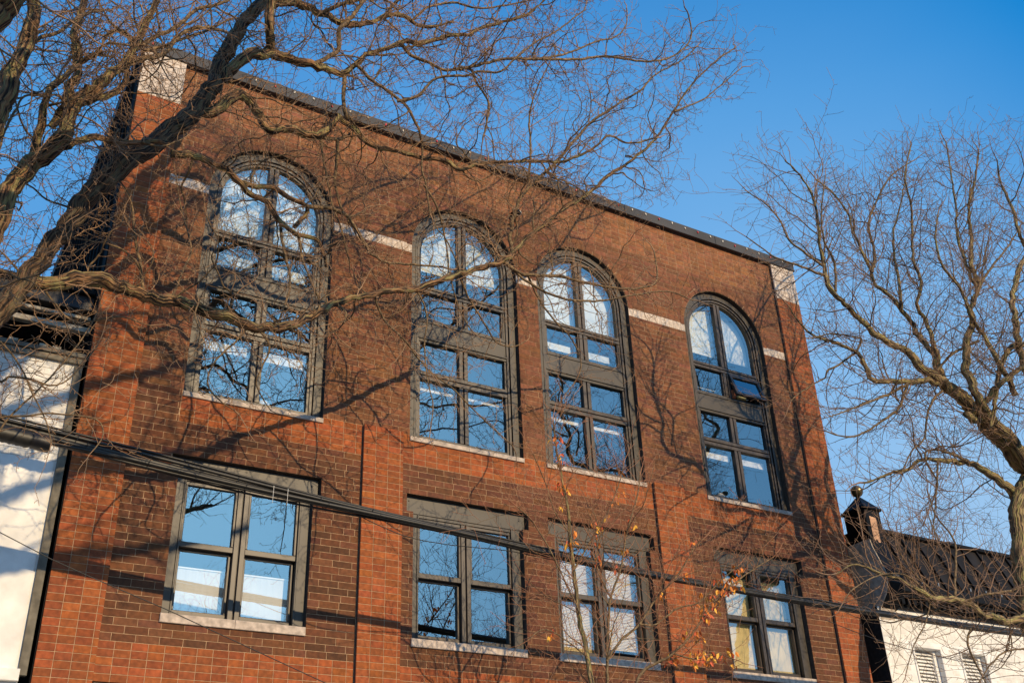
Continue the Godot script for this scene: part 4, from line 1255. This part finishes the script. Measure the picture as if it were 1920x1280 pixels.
	limb("limb", [15.31,9.68,3.46,0.0611, 14.80,9.64,3.49,0.0564, 14.43,9.56,3.44,0.0520, 14.12,9.54,3.31,0.0480, 13.61,9.47,3.29,0.0436, 13.55,9.63,3.29,0.0399, 13.50,9.93,3.24,0.0365, 13.51,10.05,3.15,0.0329, 13.24,10.19,3.05,0.0291, 12.75,10.16,3.09,0.0249, 12.61,10.22,3.05,0.0211, 12.51,10.50,2.92,0.0175, 12.40,10.80,2.87,0.0138])
	limb("branch", [13.56,10.05,3.11,0.0230, 13.16,9.76,3.02,0.0206, 12.94,9.64,2.95,0.0184, 12.93,9.53,2.90,0.0162, 12.66,9.37,2.85,0.0140, 12.28,9.11,2.83,0.0117, 12.11,8.96,2.79,0.0096])
	limb("branch", [13.59,10.08,3.11,0.0231, 13.76,10.35,3.15,0.0200, 13.53,10.34,3.16,0.0167, 12.88,10.19,3.25,0.0131, 12.21,9.88,3.35,0.0096])
	limb("branch", [14.30,9.48,3.42,0.0320, 13.73,9.15,3.42,0.0262, 12.99,8.79,3.47,0.0205, 12.49,8.54,3.56,0.0153, 11.99,8.30,3.65,0.0103])
	limb("branch", [14.35,9.53,3.42,0.0320, 14.16,9.21,3.40,0.0287, 14.00,8.96,3.36,0.0256, 13.69,8.75,3.30,0.0225, 13.33,8.51,3.21,0.0194, 13.00,8.36,3.14,0.0164, 12.67,8.32,3.13,0.0135, 12.35,8.33,3.15,0.0106])
	limb("branch", [15.21,9.54,3.45,0.0280, 14.91,9.28,3.40,0.0245, 14.76,8.95,3.33,0.0210, 14.61,8.57,3.28,0.0176, 14.29,8.30,3.21,0.0143, 13.97,7.86,3.16,0.0109])
	limb("branch", [16.20,9.22,3.39,0.0714, 15.70,9.05,3.58,0.0651, 15.25,8.97,3.75,0.0592])
	limb("branch", [16.21,10.64,3.75,0.0292, 15.48,10.26,3.70,0.0269, 15.21,10.02,3.62,0.0251, 15.04,9.81,3.52,0.0234])
	limb("limb", [16.79,7.66,3.28,0.1118, 16.89,7.95,3.21,0.1038, 16.63,8.11,3.23,0.0847, 16.26,8.27,3.23,0.0703, 15.96,8.45,3.10,0.0563, 15.49,8.38,3.12,0.0463, 15.05,8.33,3.13,0.0411, 14.68,8.28,3.04,0.0363, 14.45,8.11,2.98,0.0315, 14.08,8.00,2.93,0.0267, 13.64,7.81,2.93,0.0219, 13.27,7.68,2.94,0.0173])
	limb("branch", [15.89,8.42,3.15,0.0280, 15.31,8.48,3.21,0.0249, 14.88,8.48,3.14,0.0221, 14.74,8.28,3.12,0.0192, 14.89,8.04,3.11,0.0166, 15.04,7.90,3.03,0.0140, 14.77,7.49,2.98,0.0112])
	limb("branch", [15.05,8.32,3.15,0.0228, 14.96,7.96,3.09,0.0188, 14.89,7.51,2.99,0.0149, 14.74,7.12,2.95,0.0110])
	limb("limb", [16.13,5.74,3.43,0.0648, 15.47,5.54,3.39,0.0634, 15.10,5.56,3.45,0.0626, 14.57,5.55,3.56,0.0573, 14.38,5.63,3.59,0.0570, 14.13,5.69,3.56,0.0608, 13.64,5.65,3.61,0.0518, 13.26,5.62,3.70,0.0431, 12.92,5.72,3.73,0.0311, 12.64,5.82,3.70,0.0271, 12.14,5.81,3.81,0.0227, 11.80,5.84,3.87,0.0187, 11.58,5.85,3.85,0.0149, 11.22,5.68,3.85,0.0110])
	limb("branch", [14.04,5.72,3.55,0.0243, 14.20,6.11,3.54,0.0218, 14.36,6.57,3.56,0.0193, 14.37,6.85,3.50,0.0165, 14.29,7.14,3.39,0.0137, 14.18,7.52,3.43,0.0108])
	limb("branch", [13.22,5.64,3.74,0.0156, 12.80,5.87,3.74,0.0136, 12.07,5.76,3.87,0.0113, 11.34,5.44,3.97,0.0091, 11.01,5.20,4.04,0.0071])
	limb("branch", [14.11,5.66,3.57,0.0243, 14.54,5.78,3.75,0.0218, 15.21,5.93,3.78,0.0195, 15.70,6.10,3.85,0.0169])
	limb("branch", [14.10,5.24,3.65,0.0199, 13.84,4.96,3.73,0.0169, 13.94,4.58,3.76,0.0142, 13.80,4.24,3.95,0.0113])
	limb("branch", [15.90,5.16,3.42,0.0169, 15.10,5.04,3.48,0.0150, 14.51,4.75,3.51,0.0133, 13.99,4.39,3.58,0.0116])
	limb("branch", [13.37,5.57,3.61,0.0118, 13.10,5.22,3.64,0.0103, 12.69,4.87,3.70,0.0088, 12.34,4.46,3.75,0.0073])
	offshoots(0.6, 0.010, 0.017, 1.4, 0.32, 0.08)
	twigs = Geo.new()
	clothe({"gap": 0.11, "biggap": 0.18, "bare": 0.12, "thick": 0.0115, "long": 1.05, "step": 0.09, "kink": 0.25, "lift": 0.07, "fork": 0.27, "spur": 0.25, "up": 0.35})
	part("twigs", twigs, M.twig2, tree, true)

func sapling() -> void:
	tree = thing("young_street_tree", "young thin street tree with a few last orange leaves before the lower windows", "tree", Vector3(8.2, 0, 2.6))
	tree_bark = M.bark2
	limbs = []
	trunk([8.2, -0.05, 2.6, 0.055, 8.15, 1.5, 2.6, 0.045, 8.08, 3.0, 2.55, 0.04, 8.03, 3.87, 2.5, 0.036])
	trunk([8.1, 2.9, 2.58, 0.03, 8.25, 3.6, 2.6, 0.025, 8.30, 4.05, 2.6, 0.022])
	trunk([8.12, 2.6, 2.6, 0.03, 8.5, 3.4, 2.75, 0.025, 8.62, 3.85, 2.8, 0.022])
	limb("trunk", [8.04,3.87,2.48,0.0399, 7.94,4.24,2.52,0.0367, 7.92,4.79,2.42,0.0340, 7.82,5.18,2.48,0.0306, 7.87,5.79,2.36,0.0277, 7.81,6.21,2.41,0.0242, 7.81,6.59,2.41,0.0207, 7.81,7.10,2.29,0.0172, 7.71,7.54,2.35,0.0134, 7.70,7.88,2.34,0.0095])
	limb("branch", [8.10,4.11,2.60,0.0234, 8.11,4.50,2.62,0.0214, 8.25,4.94,2.51,0.0196, 8.36,5.38,2.48,0.0175, 8.58,5.84,2.49,0.0154, 8.70,6.31,2.51,0.0132, 8.99,6.92,2.46,0.0110, 9.14,7.30,2.38,0.0086])
	limb("branch", [8.09,4.49,2.64,0.0203, 8.32,4.77,2.68,0.0184, 8.62,5.00,2.71,0.0165, 8.91,5.37,2.75,0.0146, 9.31,5.71,2.75,0.0126, 9.63,6.12,2.79,0.0106, 9.83,6.30,2.80,0.0083])
	limb("branch", [8.29,3.96,2.77,0.0232, 8.49,4.33,2.79,0.0216, 8.71,4.47,2.85,0.0198, 8.94,4.60,2.94,0.0179, 9.27,4.89,3.00,0.0161, 9.56,5.23,3.04,0.0143, 9.96,5.56,3.07,0.0124, 10.41,5.84,3.06,0.0105, 10.87,6.09,3.05,0.0084])
	limb("branch", [7.80,5.10,2.54,0.0137, 7.63,5.50,2.50,0.0122, 7.31,5.85,2.65,0.0103, 7.11,6.20,2.60,0.0087, 6.80,6.32,2.73,0.0069])
	limb("branch", [7.87,5.72,2.36,0.0142, 8.25,6.23,2.30,0.0128, 8.60,6.69,2.25,0.0113, 8.87,7.15,2.20,0.0097, 9.03,7.52,2.17,0.0079])
	limb("branch", [7.80,6.21,2.42,0.0108, 7.57,6.47,2.44,0.0093, 7.42,6.90,2.45,0.0080, 7.20,7.21,2.54,0.0065])
	limb("branch", [8.95,4.61,2.93,0.0137, 9.23,4.55,2.99,0.0115, 9.60,4.65,2.99,0.0094, 9.80,4.57,3.11,0.0070])
	limb("branch", [8.37,5.39,2.46,0.0142, 8.18,5.80,2.47,0.0119, 8.37,6.31,2.33,0.0098, 8.30,6.70,2.29,0.0075])
	limb("branch", [8.60,4.99,2.74,0.0139, 8.88,5.02,2.72,0.0127, 9.27,5.27,2.73,0.0115, 9.58,5.36,2.82,0.0101, 9.94,5.67,2.89,0.0089, 10.28,5.93,2.95,0.0075])
	limb("branch", [7.92,4.58,2.46,0.0102, 7.50,4.72,2.61,0.0087, 7.19,4.82,2.61,0.0073, 6.92,4.65,2.65,0.0059])
	twigs = Geo.new()
	offshoots(0.42, 0.004, 0.008, 0.95, 0.2, 0.06, 0.006)
	clothe({"gap": 0.085, "biggap": 0.1, "bare": 1.0, "thick": 0.006, "long": 0.8, "step": 0.07, "kink": 0.2, "lift": 0.08, "fork": 0.22, "spur": 0.12, "up": 0.5})
	part("twigs", twigs, M.twig3, tree, true)
	# the last leaves, in loose groups on some of the branches
	var mats := []
	for c in [lin(0.78, 0.26, 0.035), lin(0.85, 0.46, 0.06), lin(0.62, 0.12, 0.05), lin(0.70, 0.21, 0.04)]:
		var m := plain(c, 0.7)
		m.backlight_enabled = true
		m.backlight = Color(0.5, 0.3, 0.1)
		m.cull_mode = BaseMaterial3D.CULL_DISABLED
		mats.append(m)
	var g := Geo.new()
	for s in [-1.0, 1.0]:
		g.quad(Vector3(0, 0, 0), Vector3(s * 0.017, -0.02, 0.006), Vector3(s * 0.013, -0.048, 0.004), Vector3(0, -0.07, -0.004), Vector3(s * -0.3, 0, 1))
	var mesh := g.mesh()
	for q in [[0, 0.55, 0.98, 58], [3, 0.25, 0.75, 84], [9, 0.6, 1.0, 40], [2, 0.5, 1.0, 12], [7, 0.05, 1.0, 56], [8, 0.2, 0.8, 8], [5, 0.3, 0.9, 22], [10, 0.2, 0.9, 6], [1, 0.5, 0.8, 14]]:
		var p: PackedVector3Array = limbs[q[0]][0]
		var k := 0
		while k < q[3]:
			var at := p[clampi(int(p.size() * rng.randf_range(q[1], q[2])), 0, p.size() - 1)]
			var home := at + shake() * 0.09
			for s in mini(rng.randi_range(1, 5), q[3] - k):
				var o := MeshInstance3D.new()
				o.name = "leaf"
				o.mesh = mesh
				o.material_override = mats[rng.randi() % 4]
				tree.add_child(o, true)
				o.position = home + shake() * 0.05 - tree.position
				o.rotation = Vector3(rng.randf_range(-0.7, 0.7), rng.randf_range(0, TAU), rng.randf_range(-0.6, 0.6))
				o.scale = Vector3.ONE * rng.randf_range(0.9, 1.5)
				k += 1

func far_tree() -> void:
	tree = thing("fine_twigged_tree", "bare fine-twigged tree far behind the black mansard roof", "tree", Vector3(31.0, 0, -9.0))
	tree_bark = M.bark2
	limbs = []
	trunk([31.0, -0.05, -9.0, 0.3, 30.9, 4.0, -9.0, 0.25, 30.8, 8.0, -9.0, 0.2])
	var base := Vector3(30.8, 8.0, -9.0)
	for k in 13:
		var a := -0.9 + 1.5 * k / 12.0
		var d := Vector3(sin(a) - 0.25, cos(a), rng.randf_range(-0.4, 0.4)).normalized()
		var arr := []
		var q := base + Vector3(0, rng.randf_range(-1.0, 0.3), 0)
		var ln := rng.randf_range(5.0, 6.8)
		for s in 9:
			arr.append_array([q.x, q.y, q.z, lerpf(0.07, 0.012, s / 8.0)])
			d = (d + shake() * 0.12).normalized()
			q += d * ln / 8.0
		limb("limb", arr)
	twigs = Geo.new()
	clothe({"gap": 0.2, "biggap": 0.22, "bare": 1.0, "thick": 0.014, "long": 1.7, "step": 0.14, "kink": 0.22, "lift": 0.05, "fork": 0.30, "spur": 0.0, "up": 0.4})
	part("twigs", twigs, M.fartwig, tree, true)

func overhead_tree() -> void:
	tree = thing("overhanging_tree", "bare tree over the near pavement that throws blurred branch shadows on the facade", "tree", Vector3(-2.6, 0, 11.6))
	tree_bark = M.bark
	limbs = []
	trunk([-2.6, -0.05, 11.6, 0.32, -2.6, 2.5, 11.6, 0.27, -2.5, 4.9, 11.5, 0.24])
	limb("limb", [-2.5, 4.5, 11.5, 0.2, -1.2, 7.0, 11.0, 0.18, 0.8, 8.6, 10.4, 0.15, 2.6, 9.4, 10.0, 0.12, 4.5, 9.9, 9.9, 0.09, 6.3, 10.6, 9.9, 0.04])
	limb("limb", [-2.5, 4.8, 11.5, 0.2, -1.5, 8.0, 10.8, 0.17, 0.5, 10.2, 10.0, 0.14, 2.8, 11.4, 9.6, 0.11, 5.0, 12.6, 9.3, 0.06, 5.8, 13.1, 9.3, 0.03])
	limb("limb", [-1.2, 7.0, 11.0, 0.12, 0.9, 8.9, 10.5, 0.10, 2.6, 10.2, 10.0, 0.09, 4.2, 11.0, 9.8, 0.07, 5.8, 11.6, 9.7, 0.04])
	offshoots(0.28, 0.016, 0.045, 1.5, 0.36, 0.06)
	twigs = Geo.new()
	clothe({"gap": 0.22, "biggap": 0.4, "bare": 0.1, "thick": 0.014, "long": 0.6, "step": 0.1, "kink": 0.32, "lift": 0.09, "fork": 0.24, "spur": 0.1, "up": 0.3})
	part("twigs", twigs, M.twig, tree, true)

func mirrored_tree(called: String, label: String, at: Vector3, lean: float) -> void:
	tree = thing(called, label, "tree", at)
	tree_bark = M.bark
	limbs = []
	trunk([at.x, -0.05, at.z, 0.34, at.x + lean * 0.3, 3.0, at.z, 0.28, at.x + lean * 0.8, 6.5, at.z, 0.24])
	var top := Vector3(at.x + lean * 0.8, 6.4, at.z)
	for k in 9:
		var a := TAU * k / 9.0 + rng.randf()
		wander(top - Vector3(0, rng.randf() * 1.5, 0), Vector3(cos(a) * 0.7 + lean * 0.3, rng.randf_range(0.7, 1.3), sin(a) * 0.6), rng.randf_range(5.5, 8.5), 0.13, "limb", 0.22, 0.06)
	offshoots(0.8, 0.02, 0.035, 2.6, 0.26, 0.06)
	twigs = Geo.new()
	clothe({"gap": 0.4, "biggap": 0.4, "bare": 0.12, "thick": 0.016, "long": 1.5, "step": 0.14, "kink": 0.24, "lift": 0.06, "fork": 0.30, "spur": 0.0, "up": 0.3})
	part("twigs", twigs, M.fartwig, tree, true)

# ---------------------------------------------------------------- wires and small things
func run_y(x: float) -> float:
	var k := [[-9.0, 7.4], [0.7, 6.58], [3.73, 6.31], [6.36, 6.16], [8.75, 6.01], [11.5, 5.935], [14.5, 5.90], [18.0, 5.92], [27.0, 6.3]]
	for i in k.size() - 1:
		if x <= k[i + 1][0]:
			var a = k[maxi(i - 1, 0)]; var b = k[i]; var c = k[i + 1]; var d = k[mini(i + 2, k.size() - 1)]
			return cubic_interpolate_in_time(b[1], c[1], a[1], d[1], (x - b[0]) / (c[0] - b[0]), c[0] - b[0], a[0] - b[0], d[0] - b[0])
	return 6.3

func cables() -> void:
	var t := thing("cable_bundle", "thick bundle of black utility cables strung along in front of the facade", "cable", Vector3(-9.0, 0, 1.94))
	var specs := [["messenger_strand", 0.010, 0.095, 0.0], ["cable", 0.040, 0.0, 0.0], ["cable", 0.026, -0.032, 0.055], ["cable", 0.022, 0.045, 0.045], ["cable", 0.019, 0.036, -0.045], ["cable", 0.016, -0.07, 0.03], ["cable", 0.014, 0.10, 0.04], ["cable", 0.013, -0.085, -0.03]]
	for j in specs.size():
		var s: Array = specs[j]
		var g := Geo.new()
		var p := PackedVector3Array()
		var r := PackedFloat32Array()
		var x := -9.0
		while x < 27.0:
			var loose := 0.45 + 0.6 * smoothstep(7.5, 0.5, x)
			var w := sin(x * (0.5 + 0.13 * j) + j * 1.7) * 0.014 * loose * (0.4 if j == 1 else 1.0)
			p.append(Vector3(x, run_y(x) + float(s[2]) * loose + w, 1.94 + float(s[3]) * loose + w * 0.6))
			r.append(s[1])
			x += 0.25
		g.tube(p, r, 8)
		part(s[0], g, M.steel if j == 0 else M.cable, t)
	for x in [1.5, 2.2, 3.35, 4.4, 5.1, 6.0, 7.1, 8.3, 9.6, 11.0, 12.4, 13.9, 15.2, 16.8]:
		var g := Geo.new()
		var loose := 0.45 + 0.6 * smoothstep(7.5, 0.5, x)
		var p := PackedVector3Array()
		var r := PackedFloat32Array()
		for k in 13:
			var a := TAU * k / 12.0
			p.append(Vector3(x + 0.01 * k, run_y(x) + sin(a) * 0.10 * loose, 1.95 + cos(a) * 0.09 * loose))
			r.append(0.005)
		g.tube(p, r, 4)
		part("lashing_tie", g, M.cable, t)
	for q in [[3.80, 0.1, 0.17], [3.98, 0.09, 0.16], [8.0, -0.02, 0.09], [9.0, -0.02, 0.1]]:
		var g := Geo.new()
		var y := run_y(q[0])
		g.tube(PackedVector3Array([Vector3(q[0], y + 0.06, 2.0), Vector3(q[0] - 0.01, y - q[2], 2.02)]), PackedFloat32Array([0.003, 0.002]), 4)
		part("tie_tail", g, M.lamp if q[0] < 6 else M.cable, t)
	# splice closure slung under the bundle
	var c := thing("splice_closure", "ribbed black splice closure hung under the cables at the left edge", "cable closure", Vector3(0.6, 6.44, 1.99))
	var g := Geo.new()
	var p := PackedVector3Array()
	var r := PackedFloat32Array()
	for k in 61:
		p.append(Vector3(lerpf(-0.3, 1.22, k / 60.0), 6.53 - 0.075 * k / 60.0 * 1.6, 2.0))
		var ribbed := (k % 3 == 0) and k > 5
		r.append(0.088 + (0.007 if ribbed else 0.0) - (0.012 if k > 52 else 0.0))
	g.tube(p, r, 20, null, 0.0, true)
	part("body", g, M.cable, c)
	g = Geo.new()
	g.tube(PackedVector3Array([Vector3(1.05, 6.43, 2.0), Vector3(1.24, 6.409, 2.0)]), PackedFloat32Array([0.094, 0.094]), 20, null, 0.0, true)
	part("end_cap", g, M.frame, c)
	g = Geo.new()
	g.tube(PackedVector3Array([Vector3(1.2, 6.43, 2.0), Vector3(1.6, 6.42, 2.0), Vector3(2.4, 6.39, 1.98), Vector3(3.3, 6.35, 1.96)]), PackedFloat32Array([0.02, 0.018, 0.016, 0.016]), 8)
	part("tail_cable", g, M.cable, c)
	# thin service wires
	var wires := [["service_wire", "thin slack wire running down across the lower left window", [Vector3(-2.0, 6.4, 3.0), Vector3(0.85, 5.04, 3.0), Vector3(2.48, 4.48, 3.0), Vector3(4.6, 3.75, 3.0), Vector3(9.0, 2.4, 3.0)], 0.005],
		["drop_wire", "thin black wire drooping just under the cable bundle by the second lower window", [Vector3(5.0, 6.18, 1.9), Vector3(5.6, 6.02, 1.9), Vector3(6.3, 5.99, 1.9), Vector3(7.2, 6.03, 1.9), Vector3(8.2, 5.98, 1.9)], 0.006],
		["roadside_wire", "thin wire crossing the white wall below the mansard roof", [Vector3(13.2, 5.75, 1.7), Vector3(15.0, 5.45, 1.7), Vector3(18.0, 5.30, 1.7), Vector3(24.0, 5.35, 1.7)], 0.006]]
	for w in wires:
		var cur := Curve3D.new()
		for q in w[2]:
			cur.add_point(q)
		for k in range(1, cur.point_count - 1):
			var tan := (cur.get_point_position(k + 1) - cur.get_point_position(k - 1)) / 6.0
			cur.set_point_in(k, -tan); cur.set_point_out(k, tan)
		var pts := cur.tessellate(4, 2)
		var rr := PackedFloat32Array()
		for k in pts.size(): rr.append(w[3])
		var wt := thing(w[0], w[1], "wire", w[2][0])
		g = Geo.new()
		g.tube(pts, rr, 5)
		part("strand", g, M.cable, wt)

func small_things() -> void:
	# string of bulbs along the parapet and back along the side wall
	var t := thing("bulb_string", "string of small red and white bulbs along the parapet edge", "string lights", Vector3(LEFT_EDGE, 14.38, 0.09))
	var g := Geo.new()
	var p := PackedVector3Array()
	var r := PackedFloat32Array()
	for k in 31:
		p.append(Vector3(LEFT_EDGE - 0.07, 14.33 + sin(k * 1.3) * 0.012, -9.0 + k * 0.3))
		r.append(0.004)
	var x := LEFT_EDGE
	while x < RIGHT_EDGE + 0.1:
		p.append(Vector3(x, 14.36 + sin(x * 4.0) * 0.012, 0.085))
		r.append(0.004)
		x += 0.25
	g.tube(p, r, 4)
	part("wire", g, M.cable, t)
	var reds := plain(lin(0.62, 0.05, 0.05), 0.25)
	var whites := plain(lin(0.80, 0.72, 0.58), 0.25)
	var sm := SphereMesh.new()
	sm.radius = 0.016; sm.height = 0.055; sm.radial_segments = 10; sm.rings = 5
	var spots := []
	for k in 24: spots.append(Vector3(LEFT_EDGE - 0.085, 14.31, -0.3 - k * 0.37))
	x = LEFT_EDGE + 0.1
	while x < RIGHT_EDGE + 0.05:
		spots.append(Vector3(x, 14.335, 0.10))
		x += 0.345
	for k in spots.size():
		var o := MeshInstance3D.new()
		o.name = "bulb"
		o.mesh = sm
		o.material_override = reds if k % 3 == 0 or k < 24 else whites
		t.add_child(o, true)
		o.position = spots[k] - t.position + Vector3(0, rng.randf_range(-0.02, 0.02), 0)
		o.rotation = Vector3(rng.randf_range(-0.4, 0.4), 0, rng.randf_range(-0.5, 0.5))
	# round hooded vent on the wall between the two middle arches
	var v := thing("wall_vent", "small round black vent hood on the wall between the middle arches", "vent", Vector3(8.66, 13.3, 0.0))
	g = Geo.new()
	var q := PackedVector3Array(); r = PackedFloat32Array()
	for k in 6:
		q.append(Vector3(8.66, 13.30 - k * 0.004, 0.0 + k * 0.03)); r.append(0.075)
	g.tube(q, r, 18, null, 0.0, true)
	part("hood", g, M.blackmetal, v)
	g = Geo.new()
	q = PackedVector3Array(); r = PackedFloat32Array()
	for k in 25:
		var a := TAU * k / 24.0
		q.append(Vector3(8.66 + cos(a) * 0.078, 13.28 + sin(a) * 0.078, 0.15)); r.append(0.008)
	g.tube(q, r, 6)
	part("rim", g, M.steel, v)
	# things on window ledges
	var pot := thing("flower_pot", "small terracotta pot in the tilted-open top window at right", "flower pot", Vector3(13.72, 10.63, -0.2))
	g = Geo.new()
	g.tube(PackedVector3Array([Vector3(13.75, 10.64, -0.13), Vector3(13.75, 10.76, -0.13), Vector3(13.75, 10.765, -0.13), Vector3(13.75, 10.80, -0.13)]), PackedFloat32Array([0.04, 0.056, 0.064, 0.064]), 16, null, 0.0, true)
	part("pot", g, M.terracotta, pot)
	var tin := thing("brass_tin", "low brass coloured tin beside the terracotta pot in the open window", "tin", Vector3(13.9, 10.63, -0.15))
	g = Geo.new()
	g.tube(PackedVector3Array([Vector3(13.83, 10.69, -0.14), Vector3(14.05, 10.69, -0.14)]), PackedFloat32Array([0.045, 0.045]), 14, null, 0.0, true)
	part("body", g, M.brass, tin)
	for s in [[4.30, "white rounded bowl on the ledge behind the left arched window's lower pane", "white_bowl", 0.11], [13.27, "white rounded bowl on the ledge behind the right arched window's lower pane", "white_bowl_001", 0.09]]:
		var w := thing(s[2], s[1], "bowl", Vector3(s[0], 8.40, -0.45), "white bowls on window ledges")
		g = Geo.new()
		g.tube(PackedVector3Array([Vector3(s[0], 8.45, -0.40), Vector3(s[0], 8.52, -0.40), Vector3(s[0], 8.60, -0.40), Vector3(s[0], 8.64, -0.40)]), PackedFloat32Array([s[3] * 0.8, s[3], s[3] * 0.95, s[3] * 0.5]), 18, null, 0.0, true)
		part("body", g, M.lamp, w)

func street() -> void:
	var g := Geo.new()
	g.quad(Vector3(-400, 0, 400), Vector3(400, 0, 400), Vector3(400, 0, -400), Vector3(-400, 0, -400), Vector3.UP)
	struct("ground", g, M.ground)
	g = Geo.new()
	g.quad(Vector3(-200, 0.004, 11.2), Vector3(200, 0.004, 11.2), Vector3(200, 0.004, 4.3), Vector3(-200, 0.004, 4.3), Vector3.UP)
	struct("road", g, M.asphalt)
	g = Geo.new()
	g.box(-60, 60, 0.0, 0.13, 0.06, 4.15)
	g.box(-60, 60, 0.0, 0.13, 11.35, 16.0)
	struct("pavement", g, M.paving)
	g = Geo.new()
	g.box(-60, 60, 0.0, 0.14, 4.15, 4.3, 0.012)
	g.box(-60, 60, 0.0, 0.14, 11.2, 11.35, 0.012)
	struct("kerb", g, M.kerb)
	g = Geo.new()
	g.quad(Vector3(-60, 0.008, 7.8), Vector3(60, 0.008, 7.8), Vector3(60, 0.008, 7.68), Vector3(-60, 0.008, 7.68), Vector3.UP)
	struct("road_marking", g, M.paint)

func _ready() -> void:
	rng.seed = 20240117
	wob.seed = 9; wob.frequency = 1.0; wob.fractal_octaves = 3
	cam = Camera3D.new()
	cam.name = "camera"
	cam.fov = 35.872
	cam.near = 0.1
	cam.far = 900.0
	cam.transform = Transform3D(Basis(Vector3(0.858958, -0.035318, 0.510827), Vector3(-0.221540, 0.873778, 0.432933), Vector3(-0.461640, -0.485040, 0.742714)), Vector3(0, 1.6, 13.7))
	add_child(cam)
	make_sky()
	make_materials()
	street()
	brick_building()
	left_neighbour()
	right_neighbour()
	left_tree()
	right_tree()
	far_tree()
	sapling()
	overhead_tree()
	mirrored_tree("opposite_tree", "bare tree across the street, seen only mirrored in the lower left window", Vector3(8.6, 0, 24.0), 0.5)
	mirrored_tree("opposite_tree_001", "bare tree across the street, seen only mirrored in the second lower window", Vector3(21.5, 0, 25.0), -0.6)
	cables()
	small_things()
